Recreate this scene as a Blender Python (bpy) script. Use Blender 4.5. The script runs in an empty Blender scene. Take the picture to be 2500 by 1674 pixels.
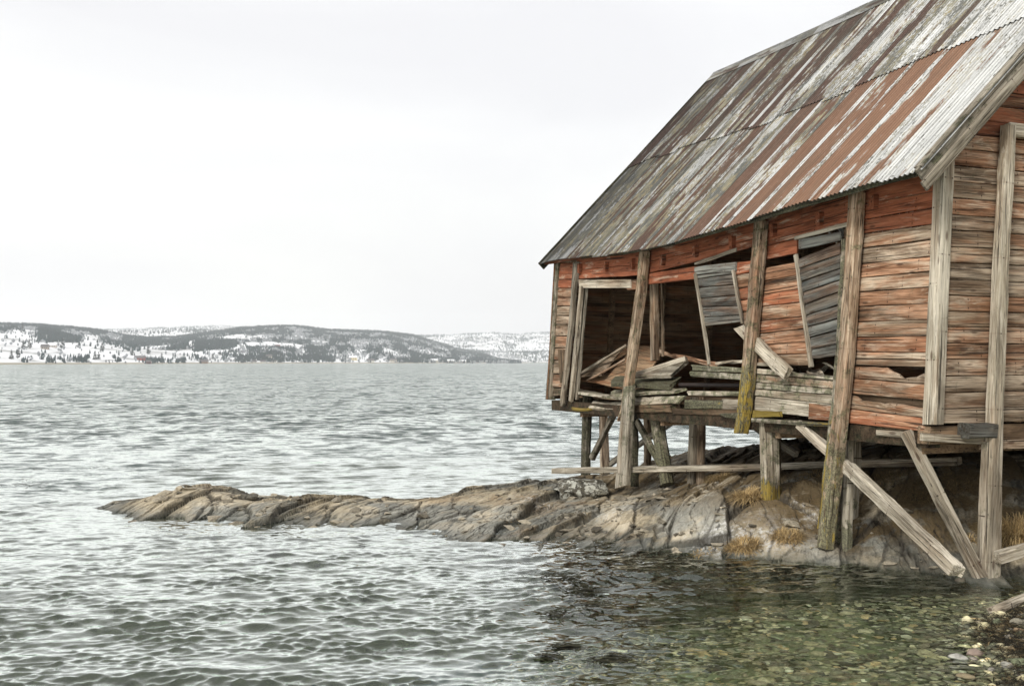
import bpy, math, random
import numpy as np
from mathutils import Matrix, Vector
random.seed(7); RNG = np.random.default_rng(7)
SC = bpy.context.scene
COL = SC.collection

# ------------------------------------------------------------------ camera, sky, sun, exposure
EYE = 2.5                       # eye height above the water, metres
FPX, CX, HZ = 2600.0, 1250.0, 884.0   # focal length, centre column and horizon row in photo pixels (2500 wide)
cam_d = bpy.data.cameras.new('camera'); cam = bpy.data.objects.new('camera', cam_d); COL.objects.link(cam)
cam.location = (0, 0, EYE); cam.rotation_euler = (math.radians(90), 0, 0)
cam_d.sensor_width = 36; cam_d.lens = FPX / 2500 * 36; cam_d.shift_y = (HZ - 837) / 2500
cam_d.clip_start = 0.1; cam_d.clip_end = 30000
SC.camera = cam

SUN_EL, SUN_AZ = math.radians(36), math.radians(215)      # azimuth clockwise from +Y (view direction)
world = bpy.data.worlds.new('World'); SC.world = world; world.use_nodes = True
wn, wl = world.node_tree.nodes, world.node_tree.links
wn.clear()
w_out = wn.new('ShaderNodeOutputWorld'); w_bg = wn.new('ShaderNodeBackground')
w_sky = wn.new('ShaderNodeTexSky'); w_sky.sky_type = 'NISHITA'; w_sky.sun_disc = False
w_sky.sun_elevation = SUN_EL; w_sky.sun_rotation = SUN_AZ; w_sky.air_density = 1.2; w_sky.dust_density = 4
w_tc = wn.new('ShaderNodeTexCoord'); w_map = wn.new('ShaderNodeMapping'); w_map.inputs['Scale'].default_value = (1.0, 1.0, 3.2)
w_map.inputs['Location'].default_value = (5.9, 6.6, 2.2)
w_n = wn.new('ShaderNodeTexNoise'); w_n.inputs['Scale'].default_value = 2.1; w_n.inputs['Detail'].default_value = 4; w_n.inputs['Roughness'].default_value = 0.45
w_n.inputs['Distortion'].default_value = 0.5
w_r = wn.new('ShaderNodeValToRGB')
w_r.color_ramp.elements[0].position = 0.36; w_r.color_ramp.elements[0].color = (6.15, 6.1, 6.2, 1)
w_r.color_ramp.elements[1].position = 0.60; w_r.color_ramp.elements[1].color = (6.9, 6.88, 6.78, 1)
w_e = w_r.color_ramp.elements.new(0.47); w_e.color = (6.5, 6.47, 6.52, 1)
w_mix = wn.new('ShaderNodeMix'); w_mix.data_type = 'RGBA'; w_mix.inputs['Factor'].default_value = 0.93
w_bg.inputs['Strength'].default_value = 0.1
wl.new(w_tc.outputs['Generated'], w_map.inputs['Vector']); wl.new(w_map.outputs[0], w_n.inputs['Vector'])
wl.new(w_n.outputs['Fac'], w_r.inputs['Fac']); wl.new(w_sky.outputs[0], w_mix.inputs['A']); wl.new(w_r.outputs['Color'], w_mix.inputs['B'])
wl.new(w_mix.outputs['Result'], w_bg.inputs['Color']); wl.new(w_bg.outputs[0], w_out.inputs['Surface'])

sun_d = bpy.data.lights.new('sun', 'SUN'); sun = bpy.data.objects.new('sun', sun_d); COL.objects.link(sun)
sun_d.energy = 1.5; sun_d.angle = math.radians(11); sun_d.color = (1.0, 0.96, 0.9)
sdir = Vector((math.sin(SUN_AZ) * math.cos(SUN_EL), math.cos(SUN_AZ) * math.cos(SUN_EL), math.sin(SUN_EL)))
sun.rotation_euler = (-sdir).to_track_quat('-Z', 'Y').to_euler(); sun.location = (0, -20, 40)

SC.view_settings.view_transform = 'Standard'; SC.view_settings.look = 'None'; SC.view_settings.gamma = 1
SC.view_settings.exposure = 0.68
SC.render.engine = 'CYCLES'
SC.cycles.use_denoising = True; SC.cycles.max_bounces = 6; SC.cycles.transmission_bounces = 4; SC.cycles.transparent_max_bounces = 8
SC.cycles.volume_bounces = 1; SC.cycles.sample_clamp_indirect = 6; SC.cycles.blur_glossy = 0.5

# ------------------------------------------------------------------ helpers
CAM = np.array([0, 0, EYE])
def ray(x, y): return np.array([(x - CX) / FPX, 1.0, (HZ - y) / FPX])
def at(x, y, Y): return CAM + ray(x, y) * Y
def ground_at(x, y, z=0.0):
    r = ray(x, y); return CAM + r * ((z - EYE) / r[2])

WM = {}                                    # world matrices by object name
def link(o, M, parent=None):
    COL.objects.link(o)
    M = Matrix(M)
    if parent is not None:
        o.parent = parent; o.matrix_basis = WM[parent.name].inverted() @ M
    else:
        o.matrix_basis = M
    WM[o.name] = M
    return o
def tag(o, label=None, cat=None, group=None, kind=None):
    if label: o['label'] = label
    if cat: o['category'] = cat
    if group: o['group'] = group
    if kind: o['kind'] = kind
    return o
def empty(name, loc, parent=None):
    o = bpy.data.objects.new(name, None); o.empty_display_size = 0.3
    return link(o, Matrix.Translation(Vector(loc)), parent)
def mesh_obj(name, V, F, mat, parent=None, M=None, smooth=False, color=None):
    me = bpy.data.meshes.new(name)
    V = np.asarray(V, dtype=float)
    me.from_pydata(V.tolist(), [], F if isinstance(F, list) else F.tolist())
    if smooth: me.polygons.foreach_set('use_smooth', [True] * len(me.polygons))
    if mat: me.materials.append(mat)
    o = bpy.data.objects.new(name, me)
    if color: o.color = color
    return link(o, M if M is not None else Matrix.Identity(4), parent)
def big_mesh(name, V, F, mat, smooth=True):
    """fast mesh from numpy arrays; F of shape (n,3) or (n,4)"""
    me = bpy.data.meshes.new(name); V = np.asarray(V, np.float32); F = np.asarray(F, np.int32)
    k = F.shape[1]
    me.vertices.add(len(V)); me.vertices.foreach_set('co', V.ravel())
    me.loops.add(F.size); me.loops.foreach_set('vertex_index', F.ravel())
    me.polygons.add(len(F)); me.polygons.foreach_set('loop_start', np.arange(0, F.size, k, dtype=np.int32))
    me.polygons.foreach_set('loop_total', np.full(len(F), k, np.int32))
    me.polygons.foreach_set('use_smooth', np.full(len(F), smooth))
    me.update(calc_edges=True); me.validate()
    if mat: me.materials.append(mat)
    o = bpy.data.objects.new(name, me)
    return link(o, Matrix.Identity(4))
def grid_faces(nr, nc):
    i = np.arange(nr * nc).reshape(nr, nc)
    return np.stack([i[:-1, :-1].ravel(), i[:-1, 1:].ravel(), i[1:, 1:].ravel(), i[1:, :-1].ravel()], 1)
def vcol(o, name, C):
    a = o.data.color_attributes.new(name, 'FLOAT_COLOR', 'POINT')
    C = np.asarray(C, np.float32)
    if C.shape[1] == 3: C = np.concatenate([C, np.ones((len(C), 1), np.float32)], 1)
    a.data.foreach_set('color', C.ravel())

_perm = RNG.permutation(512); _g = RNG.normal(size=(512, 2)); _g /= np.linalg.norm(_g, axis=1)[:, None]
def perlin(x, y):
    xi, yi = np.floor(x).astype(int), np.floor(y).astype(int); xf, yf = x - xi, y - yi
    def gr(ix, iy, dx, dy):
        g = _g[_perm[(_perm[ix & 511] + iy) & 511]]; return g[..., 0] * dx + g[..., 1] * dy
    u, v = xf**3 * (xf * (xf * 6 - 15) + 10), yf**3 * (yf * (yf * 6 - 15) + 10)
    a = gr(xi, yi, xf, yf); b = gr(xi + 1, yi, xf - 1, yf); c = gr(xi, yi + 1, xf, yf - 1); d = gr(xi + 1, yi + 1, xf - 1, yf - 1)
    return (a * (1 - u) + b * u) * (1 - v) + (c * (1 - u) + d * u) * v
def fbm(x, y, o=4, r=0.5):
    s = np.zeros_like(x, dtype=float); a = 1.0
    for k in range(o):
        s += a * perlin(x * 2**k + 17.3 * k, y * 2**k - 9.1 * k); a *= r
    return s
def sstep(a, b, x):
    t = np.clip((x - a) / (b - a), 0, 1); return t * t * (3 - 2 * t)

# ------------------------------------------------------------------ materials
class NT:
    def __init__(s, name, rough=0.85, spec=0.25):
        s.m = bpy.data.materials.new(name); s.m.use_nodes = True
        s.n, s.l = s.m.node_tree.nodes, s.m.node_tree.links
        s.b = s.n['Principled BSDF']; s.b.inputs['Roughness'].default_value = rough
        s.b.inputs['Specular IOR Level'].default_value = spec
    def new(s, t, **kw):
        n = s.n.new(t)
        for k, v in kw.items(): setattr(n, k, v)
        return n
    def put(s, sock, v):
        if hasattr(v, 'links') or hasattr(v, 'is_output'): s.l.new(v, sock)
        else: sock.default_value = v
    def coord(s, kind='Object'): return s.new('ShaderNodeTexCoord').outputs[kind]
    def info(s): return s.new('ShaderNodeObjectInfo')
    def vmath(s, op, a, b=None):
        n = s.new('ShaderNodeVectorMath', operation=op); s.put(n.inputs[0], a)
        if b is not None: s.put(n.inputs[1], b)
        return n.outputs[0]
    def math(s, op, a, b=None, clamp=False):
        n = s.new('ShaderNodeMath', operation=op); n.use_clamp = clamp; s.put(n.inputs[0], a)
        if b is not None: s.put(n.inputs[1], b)
        return n.outputs[0]
    def noise(s, vec, scale, detail=3, rough=0.5, dist=0.0):
        n = s.new('ShaderNodeTexNoise'); s.put(n.inputs['Vector'], vec)
        n.inputs['Scale'].default_value = scale; n.inputs['Detail'].default_value = detail
        n.inputs['Roughness'].default_value = rough; n.inputs['Distortion'].default_value = dist
        return n.outputs['Fac']
    def voro(s, vec, scale, feature='F1', out='Distance'):
        n = s.new('ShaderNodeTexVoronoi', feature=feature); s.put(n.inputs['Vector'], vec); n.inputs['Scale'].default_value = scale
        return n.outputs[out]
    def ss(s, x, a, b):
        n = s.new('ShaderNodeMapRange', interpolation_type='SMOOTHSTEP'); s.put(n.inputs['Value'], x)
        s.put(n.inputs['From Min'], a); s.put(n.inputs['From Max'], b); return n.outputs['Result']
    def ramp(s, x, stops):
        n = s.new('ShaderNodeValToRGB'); s.put(n.inputs['Fac'], x); e = n.color_ramp.elements
        while len(e) < len(stops): e.new(0.5)
        for k, (p, c) in enumerate(stops): e[k].position = p; e[k].color = (*c, 1)
        return n.outputs['Color']
    def mix(s, f, a, b, blend='MIX'):
        n = s.new('ShaderNodeMix', data_type='RGBA', blend_type=blend); s.put(n.inputs['Factor'], f)
        s.put(n.inputs['A'], (*a, 1) if isinstance(a, tuple) and len(a) == 3 else a)
        s.put(n.inputs['B'], (*b, 1) if isinstance(b, tuple) and len(b) == 3 else b)
        return n.outputs['Result']
    def sep(s, v):
        n = s.new('ShaderNodeSeparateXYZ'); s.put(n.inputs[0], v); return n.outputs
    def sepc(s, v):
        n = s.new('ShaderNodeSeparateColor'); s.put(n.inputs[0], v); return n.outputs
    def bump(s, h, strength=0.5, dist=0.01):
        n = s.new('ShaderNodeBump'); n.inputs['Strength'].default_value = strength; n.inputs['Distance'].default_value = dist
        s.put(n.inputs['Height'], h); s.l.new(n.outputs[0], s.b.inputs['Normal'])
    def color(s, c): s.put(s.b.inputs['Base Color'], (*c, 1) if isinstance(c, tuple) and len(c) == 3 else c)

def make_wood(name, silver, mid, dark, redpaint):
    """weathered board; object colour = (paint left, green moss, yellow lichen, tone)"""
    t = NT(name, 0.88, 0.2)
    oi = t.info(); p = t.coord('Object')
    rnd = t.math('MULTIPLY', oi.outputs['Random'], 37.0)
    q = t.vmath('ADD', p, rnd)
    oc = t.sepc(oi.outputs['Color']); paint, moss, yel, tone = oc[0], oc[1], oc[2], oi.outputs['Alpha']
    g1 = t.noise(t.vmath('MULTIPLY', q, (1.5, 38, 38)), 1.0, 7, 0.7, 0.3)
    g2 = t.noise(t.vmath('MULTIPLY', q, (0.7, 7, 7)), 1.0, 4, 0.55, 0.6)
    fine = t.noise(t.vmath('MULTIPLY', q, (5, 160, 160)), 1.0, 3, 0.6)
    crack = t.math('MAXIMUM', t.ss(t.noise(t.vmath('MULTIPLY', q, (0.6, 44, 44)), 1.0, 2, 0.5, 0.2), 0.635, 0.66), t.math('MULTIPLY', t.ss(t.noise(t.vmath('MULTIPLY', q, (1.6, 85, 85)), 1.0, 2, 0.5, 0.1), 0.62, 0.65), 0.7))
    kn = t.voro(t.vmath('MULTIPLY', q, (2.1, 7.0, 7.0)), 1.0)
    knot = t.ss(kn, 0.17, 0.07)
    val = t.math('ADD', t.math('MULTIPLY', g1, 0.62), t.math('MULTIPLY', g2, 0.55))
    val = t.math('ADD', val, t.math('MULTIPLY', t.math('SUBTRACT', fine, 0.5), 0.25))
    base = t.ramp(val, [(0.42, dark), (0.54, mid), (0.655, silver), (0.77, tuple(min(0.85, c * 1.3) for c in silver))])
    # warm stain, board by board
    warm = t.ss(t.noise(t.vmath('MULTIPLY', q, (0.9, 4, 4)), 1.0, 3), 0.45, 0.7)
    base = t.mix(t.math('MULTIPLY', warm, 0.5), base, t.mix(0.5, base, (0.30, 0.17, 0.085)))
    base = t.mix(t.math('MULTIPLY', t.math('FRACT', rnd), 0.30), base, (0.235, 0.175, 0.11))
    # reddish stain where the paint has worn thin
    sn = t.noise(t.vmath('MULTIPLY', q, (1.1, 5.5, 5.5)), 1.0, 5, 0.6, 0.7)
    slo = t.math('SUBTRACT', 0.60, t.math('MULTIPLY', paint, 0.62))
    sm = t.math('MULTIPLY', t.ss(sn, slo, t.math('ADD', slo, 0.26)), t.ss(paint, 0.0, 0.3))
    base = t.mix(t.math('MULTIPLY', sm, 0.8), base, t.mix(1.0, base, (1.0, 0.64, 0.48), 'MULTIPLY'))
    # flaked paint
    bl = t.noise(t.vmath('MULTIPLY', q, (1.6, 9, 9)), 1.0, 5, 0.65, 0.5)
    pm = t.math('ADD', t.math('MULTIPLY', bl, 0.9), t.math('MULTIPLY', t.math('SUBTRACT', 1.0, g1), 0.35))
    lo = t.math('SUBTRACT', 1.16, t.math('MULTIPLY', paint, 0.90))
    pmask = t.math('MULTIPLY', t.ss(pm, lo, t.math('ADD', lo, 0.24)), t.math('MULTIPLY', t.ss(paint, 0.25, 1.0), 0.92))
    rp = t.ramp(t.noise(t.vmath('MULTIPLY', q, (3, 20, 20)), 1.0, 5, 0.6), [(0.3, tuple(c * 0.62 for c in redpaint)), (0.55, redpaint), (0.8, (redpaint[0] * 1.15, redpaint[1] * 1.45, redpaint[2] * 1.7))])
    base = t.mix(pmask, base, rp)
    pw = t.ss(t.noise(t.vmath('MULTIPLY', t.vmath('ADD', q, (9.0, 4.0, 2.0)), (1.3, 6.5, 6.5)), 1.0, 5, 0.68, 0.8), 0.54, 0.66)
    base = t.mix(t.math('MULTIPLY', t.math('MULTIPLY', pw, t.ss(g1, 0.36, 0.52)), 0.62), base, tuple(min(0.8, c * 1.18) for c in silver))
    # moss and lichen
    mn = t.noise(q, 7.0, 5, 0.65, 0.3)
    gx0 = t.sep(t.coord('Generated'))[0]
    moss2 = t.math('ADD', moss, t.math('MULTIPLY', t.math('MULTIPLY', t.ss(gx0, 0.5, 0.95), t.ss(yel, 0.0, 0.1)), 0.55))
    mm = t.ss(t.math('ADD', mn, t.math('MULTIPLY', moss2, 0.5)), 0.64, 0.80)
    base = t.mix(t.math('MULTIPLY', mm, 0.8), base, t.mix(t.ss(t.noise(q, 34, 4, 0.7), 0.38, 0.6), (0.022, 0.025, 0.014), (0.17, 0.175, 0.095)))
    yn = t.noise(t.vmath('MULTIPLY', q, (6, 18, 18)), 1.0, 5, 0.7, 0.6)
    gx = t.sep(t.coord('Generated'))[0]
    low = t.math('MAXIMUM', t.ss(gx, 0.45, 0.85), t.ss(yel, 0.78, 0.8))
    ym = t.math('MULTIPLY', t.ss(t.math('ADD', yn, t.math('MULTIPLY', t.math('MULTIPLY', yel, low), 0.5)), 0.72, 0.80), t.ss(yel, 0.0, 0.1))
    base = t.mix(t.math('MULTIPLY', ym, 0.85), base, (0.36, 0.26, 0.05))
    base = t.mix(t.math('MULTIPLY', crack, 0.85), base, (0.026, 0.02, 0.015))
    base = t.mix(t.math('MULTIPLY', knot, 0.7), base, (0.06, 0.03, 0.018))
    # nail heads, two to a stud, with a short rust run
    lx = t.sep(p); fx = t.math('MULTIPLY', t.math('SUBTRACT', t.math('FRACT', t.math('ADD', t.math('MULTIPLY', lx[0], 1.15), t.math('FRACT', rnd))), 0.5), 0.87)
    fy = t.math('SUBTRACT', t.math('ABSOLUTE', lx[1]), 0.05)
    nd = t.math('SQRT', t.math('ADD', t.math('MULTIPLY', fx, fx), t.math('MULTIPLY', fy, fy)))
    base = t.mix(t.math('MULTIPLY', t.math('MULTIPLY', t.ss(t.math('ABSOLUTE', fx), 0.014, 0.003), t.ss(fine, 0.3, 0.55)), 0.22), base, (0.12, 0.055, 0.03))
    base = t.mix(t.math('MULTIPLY', t.ss(nd, 0.012, 0.006), 0.85), base, (0.03, 0.02, 0.015))
    # fine dirt specks
    sp = t.ss(t.noise(q, 55, 2, 0.7), 0.66, 0.74)
    base = t.mix(t.math('MULTIPLY', sp, 0.35), base, (0.05, 0.042, 0.032))
    gr = t.ramp(t.noise(t.vmath('MULTIPLY', q, (0.6, 3.2, 3.2)), 1.0, 5, 0.65, 0.5), [(0.34, (0.42, 0.40, 0.38)), (0.5, (0.9, 0.9, 0.9)), (0.68, (1.12, 1.12, 1.12))])
    base = t.mix(1.0, base, gr, 'MULTIPLY')
    t.color(t.mix(1.0, base, tone, 'MULTIPLY'))
    h = t.math('SUBTRACT', t.math('ADD', t.math('MULTIPLY', g1, 0.8), t.math('MULTIPLY', fine, 0.35)), t.math('MULTIPLY', crack, 0.9))
    t.bump(h, 0.7, 0.012)
    return t.m
M_WOOD = make_wood('weathered_red_board', (0.53, 0.43, 0.32), (0.25, 0.178, 0.118), (0.05, 0.034, 0.024), (0.37, 0.118, 0.056))
M_GREY = make_wood('silver_grey_timber', (0.52, 0.475, 0.385), (0.31, 0.275, 0.21), (0.08, 0.066, 0.05), (0.37, 0.118, 0.056))
M_SHUT = make_wood('blue_grey_shutter_board', (0.19, 0.205, 0.19), (0.085, 0.096, 0.093), (0.022, 0.025, 0.026), (0.42, 0.19, 0.10))
M_DARK = make_wood('dark_inner_board', (0.33, 0.225, 0.14), (0.20, 0.135, 0.082), (0.065, 0.044, 0.028), (0.2, 0.05, 0.02))

def make_roof():
    """corrugated iron; object colour = (rust, lichen, orange, tone); local x down the slope, y across the sheet"""
    t = NT('corrugated_iron', 0.62, 0.35)
    oi = t.info(); p = t.coord('Object'); xyz = t.sep(p)
    q = t.vmath('ADD', p, t.math('MULTIPLY', oi.outputs['Random'], 53.0))
    oc = t.sepc(oi.outputs['Color']); rust, lich, org, tone = oc[0], oc[1], oc[2], oi.outputs['Alpha']
    st = t.noise(t.vmath('MULTIPLY', q, (0.42, 4.0, 1)), 1.0, 3, 0.55, 0.3)
    st2 = t.noise(t.vmath('MULTIPLY', q, (1.5, 30, 5)), 1.0, 4, 0.6, 0.1)
    spk = t.noise(t.vmath('MULTIPLY', q, (14, 50, 14)), 1.0, 4, 0.75)
    f = t.math('ADD', t.math('ADD', t.math('MULTIPLY', st, 0.9), t.math('MULTIPLY', st2, 0.14)), t.math('MULTIPLY', spk, 0.12))
    f = t.math('ADD', f, t.math('MULTIPLY', rust, 0.5))
    f = t.math('ADD', f, t.math('MULTIPLY', t.math('SUBTRACT', t.noise(t.vmath('MULTIPLY', q, (1.3, 3.4, 1)), 1.0, 4, 0.6, 0.5), 0.5), 0.42))
    seam = t.ss(t.math('ABSOLUTE', t.math('ADD', xyz[1], 0.01)), 0.075, 0.03)
    f = t.math('SUBTRACT', f, t.math('MULTIPLY', seam, t.ss(st2, 0.4, 0.5)))
    rm = t.ss(f, 0.77, 0.83)
    zinc = t.ramp(t.math('ADD', t.math('MULTIPLY', st2, 0.7), t.math('MULTIPLY', spk, 0.3)), [(0.30, (0.24, 0.245, 0.235)), (0.45, (0.52, 0.525, 0.51)), (0.58, (0.72, 0.725, 0.70))])
    ln = t.noise(t.vmath('MULTIPLY', q, (0.7, 2.6, 1)), 1.0, 3, 0.5)
    lm = t.math('MULTIPLY', t.ss(t.math('ADD', spk, t.math('MULTIPLY', t.math('MULTIPLY', lich, t.ss(ln, 0.35, 0.65)), 0.30)), 0.58, 0.66), 0.9)
    zinc = t.mix(lm, zinc, t.mix(t.ss(t.noise(q, 3.0, 3), 0.45, 0.6), (0.085, 0.085, 0.07), (0.24, 0.22, 0.14)))
    rc = t.ramp(t.math('ADD', t.math('MULTIPLY', st2, 0.5), t.math('MULTIPLY', spk, 0.5)), [(0.34, (0.05, 0.034, 0.028)), (0.5, (0.11, 0.067, 0.052)), (0.66, (0.19, 0.12, 0.092))])
    rc = t.mix(t.math('MULTIPLY', org, 0.8), rc, t.mix(st2, (0.23, 0.115, 0.066), (0.40, 0.225, 0.13)))
    yedge = t.math('MULTIPLY', t.ss(f, 0.68, 0.76), t.ss(spk, 0.44, 0.54))
    c = t.mix(t.math('MULTIPLY', yedge, t.math('ADD', t.math('MULTIPLY', lich, 0.5), 0.25)), zinc, (0.42, 0.35, 0.19))
    c = t.mix(rm, c, rc)
    wsp = t.math('MULTIPLY', t.ss(spk, 0.63, 0.69), 0.4)
    c = t.mix(t.math('MULTIPLY', wsp, rm), c, (0.45, 0.43, 0.36))
    gm = t.noise(t.vmath('MULTIPLY', q, (0.55, 3.0, 1)), 1.0, 5, 0.7, 0.4)
    c = t.mix(t.math('MULTIPLY', t.ss(gm, 0.44, 0.66), t.math('ADD', 0.04, t.math('MULTIPLY', lich, 0.55))), c, t.mix(spk, (0.03, 0.032, 0.026), (0.16, 0.155, 0.115)))
    va = t.sepc(t.new('ShaderNodeVertexColor', layer_name='valley').outputs['Color'])[0]
    c = t.mix(t.math('MULTIPLY', va, 0.85), c, (0.028, 0.026, 0.022))                 # darker along the troughs
    t.color(t.mix(1.0, c, tone, 'MULTIPLY'))
    t.put(t.b.inputs['Roughness'], t.math('ADD', 0.55, t.math('MULTIPLY', rm, 0.3)))
    t.bump(spk, 0.35, 0.006)
    return t.m
M_ROOF = make_roof()

def make_rock():
    t = NT('shore_rock', 0.85, 0.25)
    g = t.new('ShaderNodeNewGeometry'); P = g.outputs['Position']; z = t.sep(P)[2]
    sk = t.new('ShaderNodeMapping'); t.put(sk.inputs['Vector'], P); sk.inputs['Rotation'].default_value = (0, 0, math.radians(20))
    s = sk.outputs[0]
    vc = t.new('ShaderNodeVertexColor', layer_name='tone'); a = vc.outputs['Color']; alpha = vc.outputs['Alpha']; at_ = t.sepc(a)   # r lichen, g earth and grass, b slab tone, alpha cracks
    n1 = t.noise(t.vmath('MULTIPLY', s, (11, 1.6, 11)), 1.0, 6, 0.6, 0.25)
    n2 = t.noise(P, 0.8, 5, 0.6, 0.3)
    n3 = t.noise(P, 24, 5, 0.65)
    v = t.math('ADD', t.math('ADD', t.math('MULTIPLY', n1, 0.45), t.math('MULTIPLY', n3, 0.25)), t.math('MULTIPLY', at_[2], 0.34))
    c = t.ramp(v, [(0.36, (0.095, 0.08, 0.055)), (0.455, (0.29, 0.245, 0.165)), (0.55, (0.48, 0.41, 0.29)), (0.69, (0.62, 0.545, 0.41))])
    grey = t.ramp(v, [(0.35, (0.06, 0.062, 0.055)), (0.48, (0.19, 0.187, 0.158)), (0.67, (0.40, 0.39, 0.335))])
    c = t.mix(t.ss(n2, 0.42, 0.58), c, grey)
    rust = t.ss(t.noise(t.vmath('ADD', P, (7.1, 3, 1)), 0.75, 5, 0.6, 0.4), 0.55, 0.68)
    c = t.mix(t.math('MULTIPLY', rust, 0.5), c, t.mix(n3, (0.22, 0.145, 0.07), (0.44, 0.31, 0.17)))
    li = t.math('MULTIPLY', t.ss(t.noise(P, 11, 6, 0.75, 0.4), 0.5, 0.57), at_[0])
    c = t.mix(li, c, t.mix(n3, (0.5, 0.49, 0.45), (0.8, 0.79, 0.75)))
    yl = t.math('MULTIPLY', t.ss(t.noise(t.vmath('ADD', P, (3, 9, 2)), 3.2, 5, 0.7, 0.4), 0.6, 0.68), t.ss(z, 0.12, 0.3))
    c = t.mix(t.math('MULTIPLY', yl, 0.45), c, (0.27, 0.23, 0.08))
    c = t.mix(t.math('MULTIPLY', at_[1], t.ss(t.noise(t.vmath('ADD', P, (11, 4, 0)), 2.3, 5, 0.65), 0.34, 0.52)), c, t.mix(n3, (0.04, 0.03, 0.016), (0.22, 0.155, 0.075)))
    cr = t.ss(t.noise(t.vmath('MULTIPLY', s, (7.0, 0.8, 7)), 1.0, 4, 0.6, 0.6), 0.63, 0.68)
    c = t.mix(t.math('MULTIPLY', cr, 0.7), c, (0.04, 0.036, 0.03))
    wn_ = t.new('ShaderNodeTexNoise'); t.put(wn_.inputs['Vector'], P); wn_.inputs['Scale'].default_value = 2.2; wn_.inputs['Detail'].default_value = 4
    vs = t.vmath('ADD', t.vmath('MULTIPLY', s, (5.0, 0.55, 2.0)), t.vmath('MULTIPLY', wn_.outputs['Color'], (1.3, 0.9, 0.5)))
    ed = t.voro(vs, 1.0, 'DISTANCE_TO_EDGE'); ed2 = t.voro(t.vmath('MULTIPLY', vs, (2.6, 2.2, 2)), 1.0, 'DISTANCE_TO_EDGE')
    frac = t.math('MULTIPLY', t.math('MAXIMUM', t.math('MULTIPLY', t.ss(ed, 0.03, 0.0), t.ss(n2, 0.42, 0.56)), t.math('MULTIPLY', t.ss(ed2, 0.04, 0.0), 0.35)), t.math('SUBTRACT', 0.8, t.math('MULTIPLY', t.ss(t.sep(P)[0], -0.5, 1.6), 0.6)))
    c = t.mix(t.math('MULTIPLY', frac, 0.72), c, (0.05, 0.043, 0.034))
    c = t.mix(t.math('MULTIPLY', alpha, 0.88), c, (0.045, 0.04, 0.032))
    wet = t.ss(t.math('ADD', z, t.math('MULTIPLY', t.math('SUBTRACT', n2, 0.5), 0.18)), 0.13, 0.0)
    c = t.mix(t.math('MULTIPLY', wet, 0.62), c, (0.10, 0.11, 0.095))
    tide = t.math('MULTIPLY', t.ss(t.math('ADD', z, t.math('MULTIPLY', t.math('SUBTRACT', t.noise(P, 5, 5, 0.7), 0.5), 0.12)), 0.035, 0.0), t.ss(n3, 0.36, 0.5))
    c = t.mix(t.math('MULTIPLY', tide, 0.8), c, (0.028, 0.03, 0.017))
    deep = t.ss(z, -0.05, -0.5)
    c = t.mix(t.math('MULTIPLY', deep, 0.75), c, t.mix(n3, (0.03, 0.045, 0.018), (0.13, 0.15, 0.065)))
    t.color(c); t.put(t.b.inputs['Roughness'], t.math('SUBTRACT', 0.85, t.math('MULTIPLY', wet, 0.45)))
    t.bump(t.math('ADD', t.math('ADD', n1, t.math('MULTIPLY', n3, 0.4)), t.math('MULTIPLY', t.math('MAXIMUM', cr, frac), -1.2)), 0.9, 0.035)
    return t.m
M_ROCK = make_rock()

def make_seabed():
    t = NT('seabed_gravel', 0.8, 0.2)
    g = t.new('ShaderNodeNewGeometry'); P = g.outputs['Position']; z = t.sep(P)[2]
    cell = t.new('ShaderNodeTexVoronoi'); t.put(cell.inputs['Vector'], P); cell.inputs['Scale'].default_value = 16
    cs = t.sepc(cell.outputs['Color'])
    c = t.ramp(cs[0], [(0.0, (0.13, 0.145, 0.08)), (0.45, (0.37, 0.37, 0.21)), (0.75, (0.56, 0.53, 0.34)), (1.0, (0.74, 0.69, 0.53))])
    c = t.mix(t.ss(cell.outputs['Distance'], 0.35, 0.6), c, (0.025, 0.025, 0.018))
    big = t.noise(P, 1.1, 5, 0.6, 0.4)
    silt = t.ss(t.noise(t.vmath('ADD', P, (5, 2, 0)), 0.8, 4, 0.6), 0.42, 0.56)
    c = t.mix(t.math('MULTIPLY', silt, t.math('MULTIPLY', 0.75, t.ss(z, -0.02, -0.15))), c, t.mix(t.noise(P, 9, 4), (0.17, 0.21, 0.10), (0.34, 0.37, 0.19)))
    weed = t.mix(t.noise(P, 14, 4), (0.02, 0.03, 0.012), (0.09, 0.11, 0.04))
    c = t.mix(t.math('MULTIPLY', t.ss(big, 0.5, 0.62), t.ss(z, 0.02, -0.12)), c, weed)
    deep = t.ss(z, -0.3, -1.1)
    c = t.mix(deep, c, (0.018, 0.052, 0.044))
    t.color(c); t.bump(cell.outputs['Distance'], 0.6, -0.02)
    return t.m
M_SEABED = make_seabed()

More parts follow.
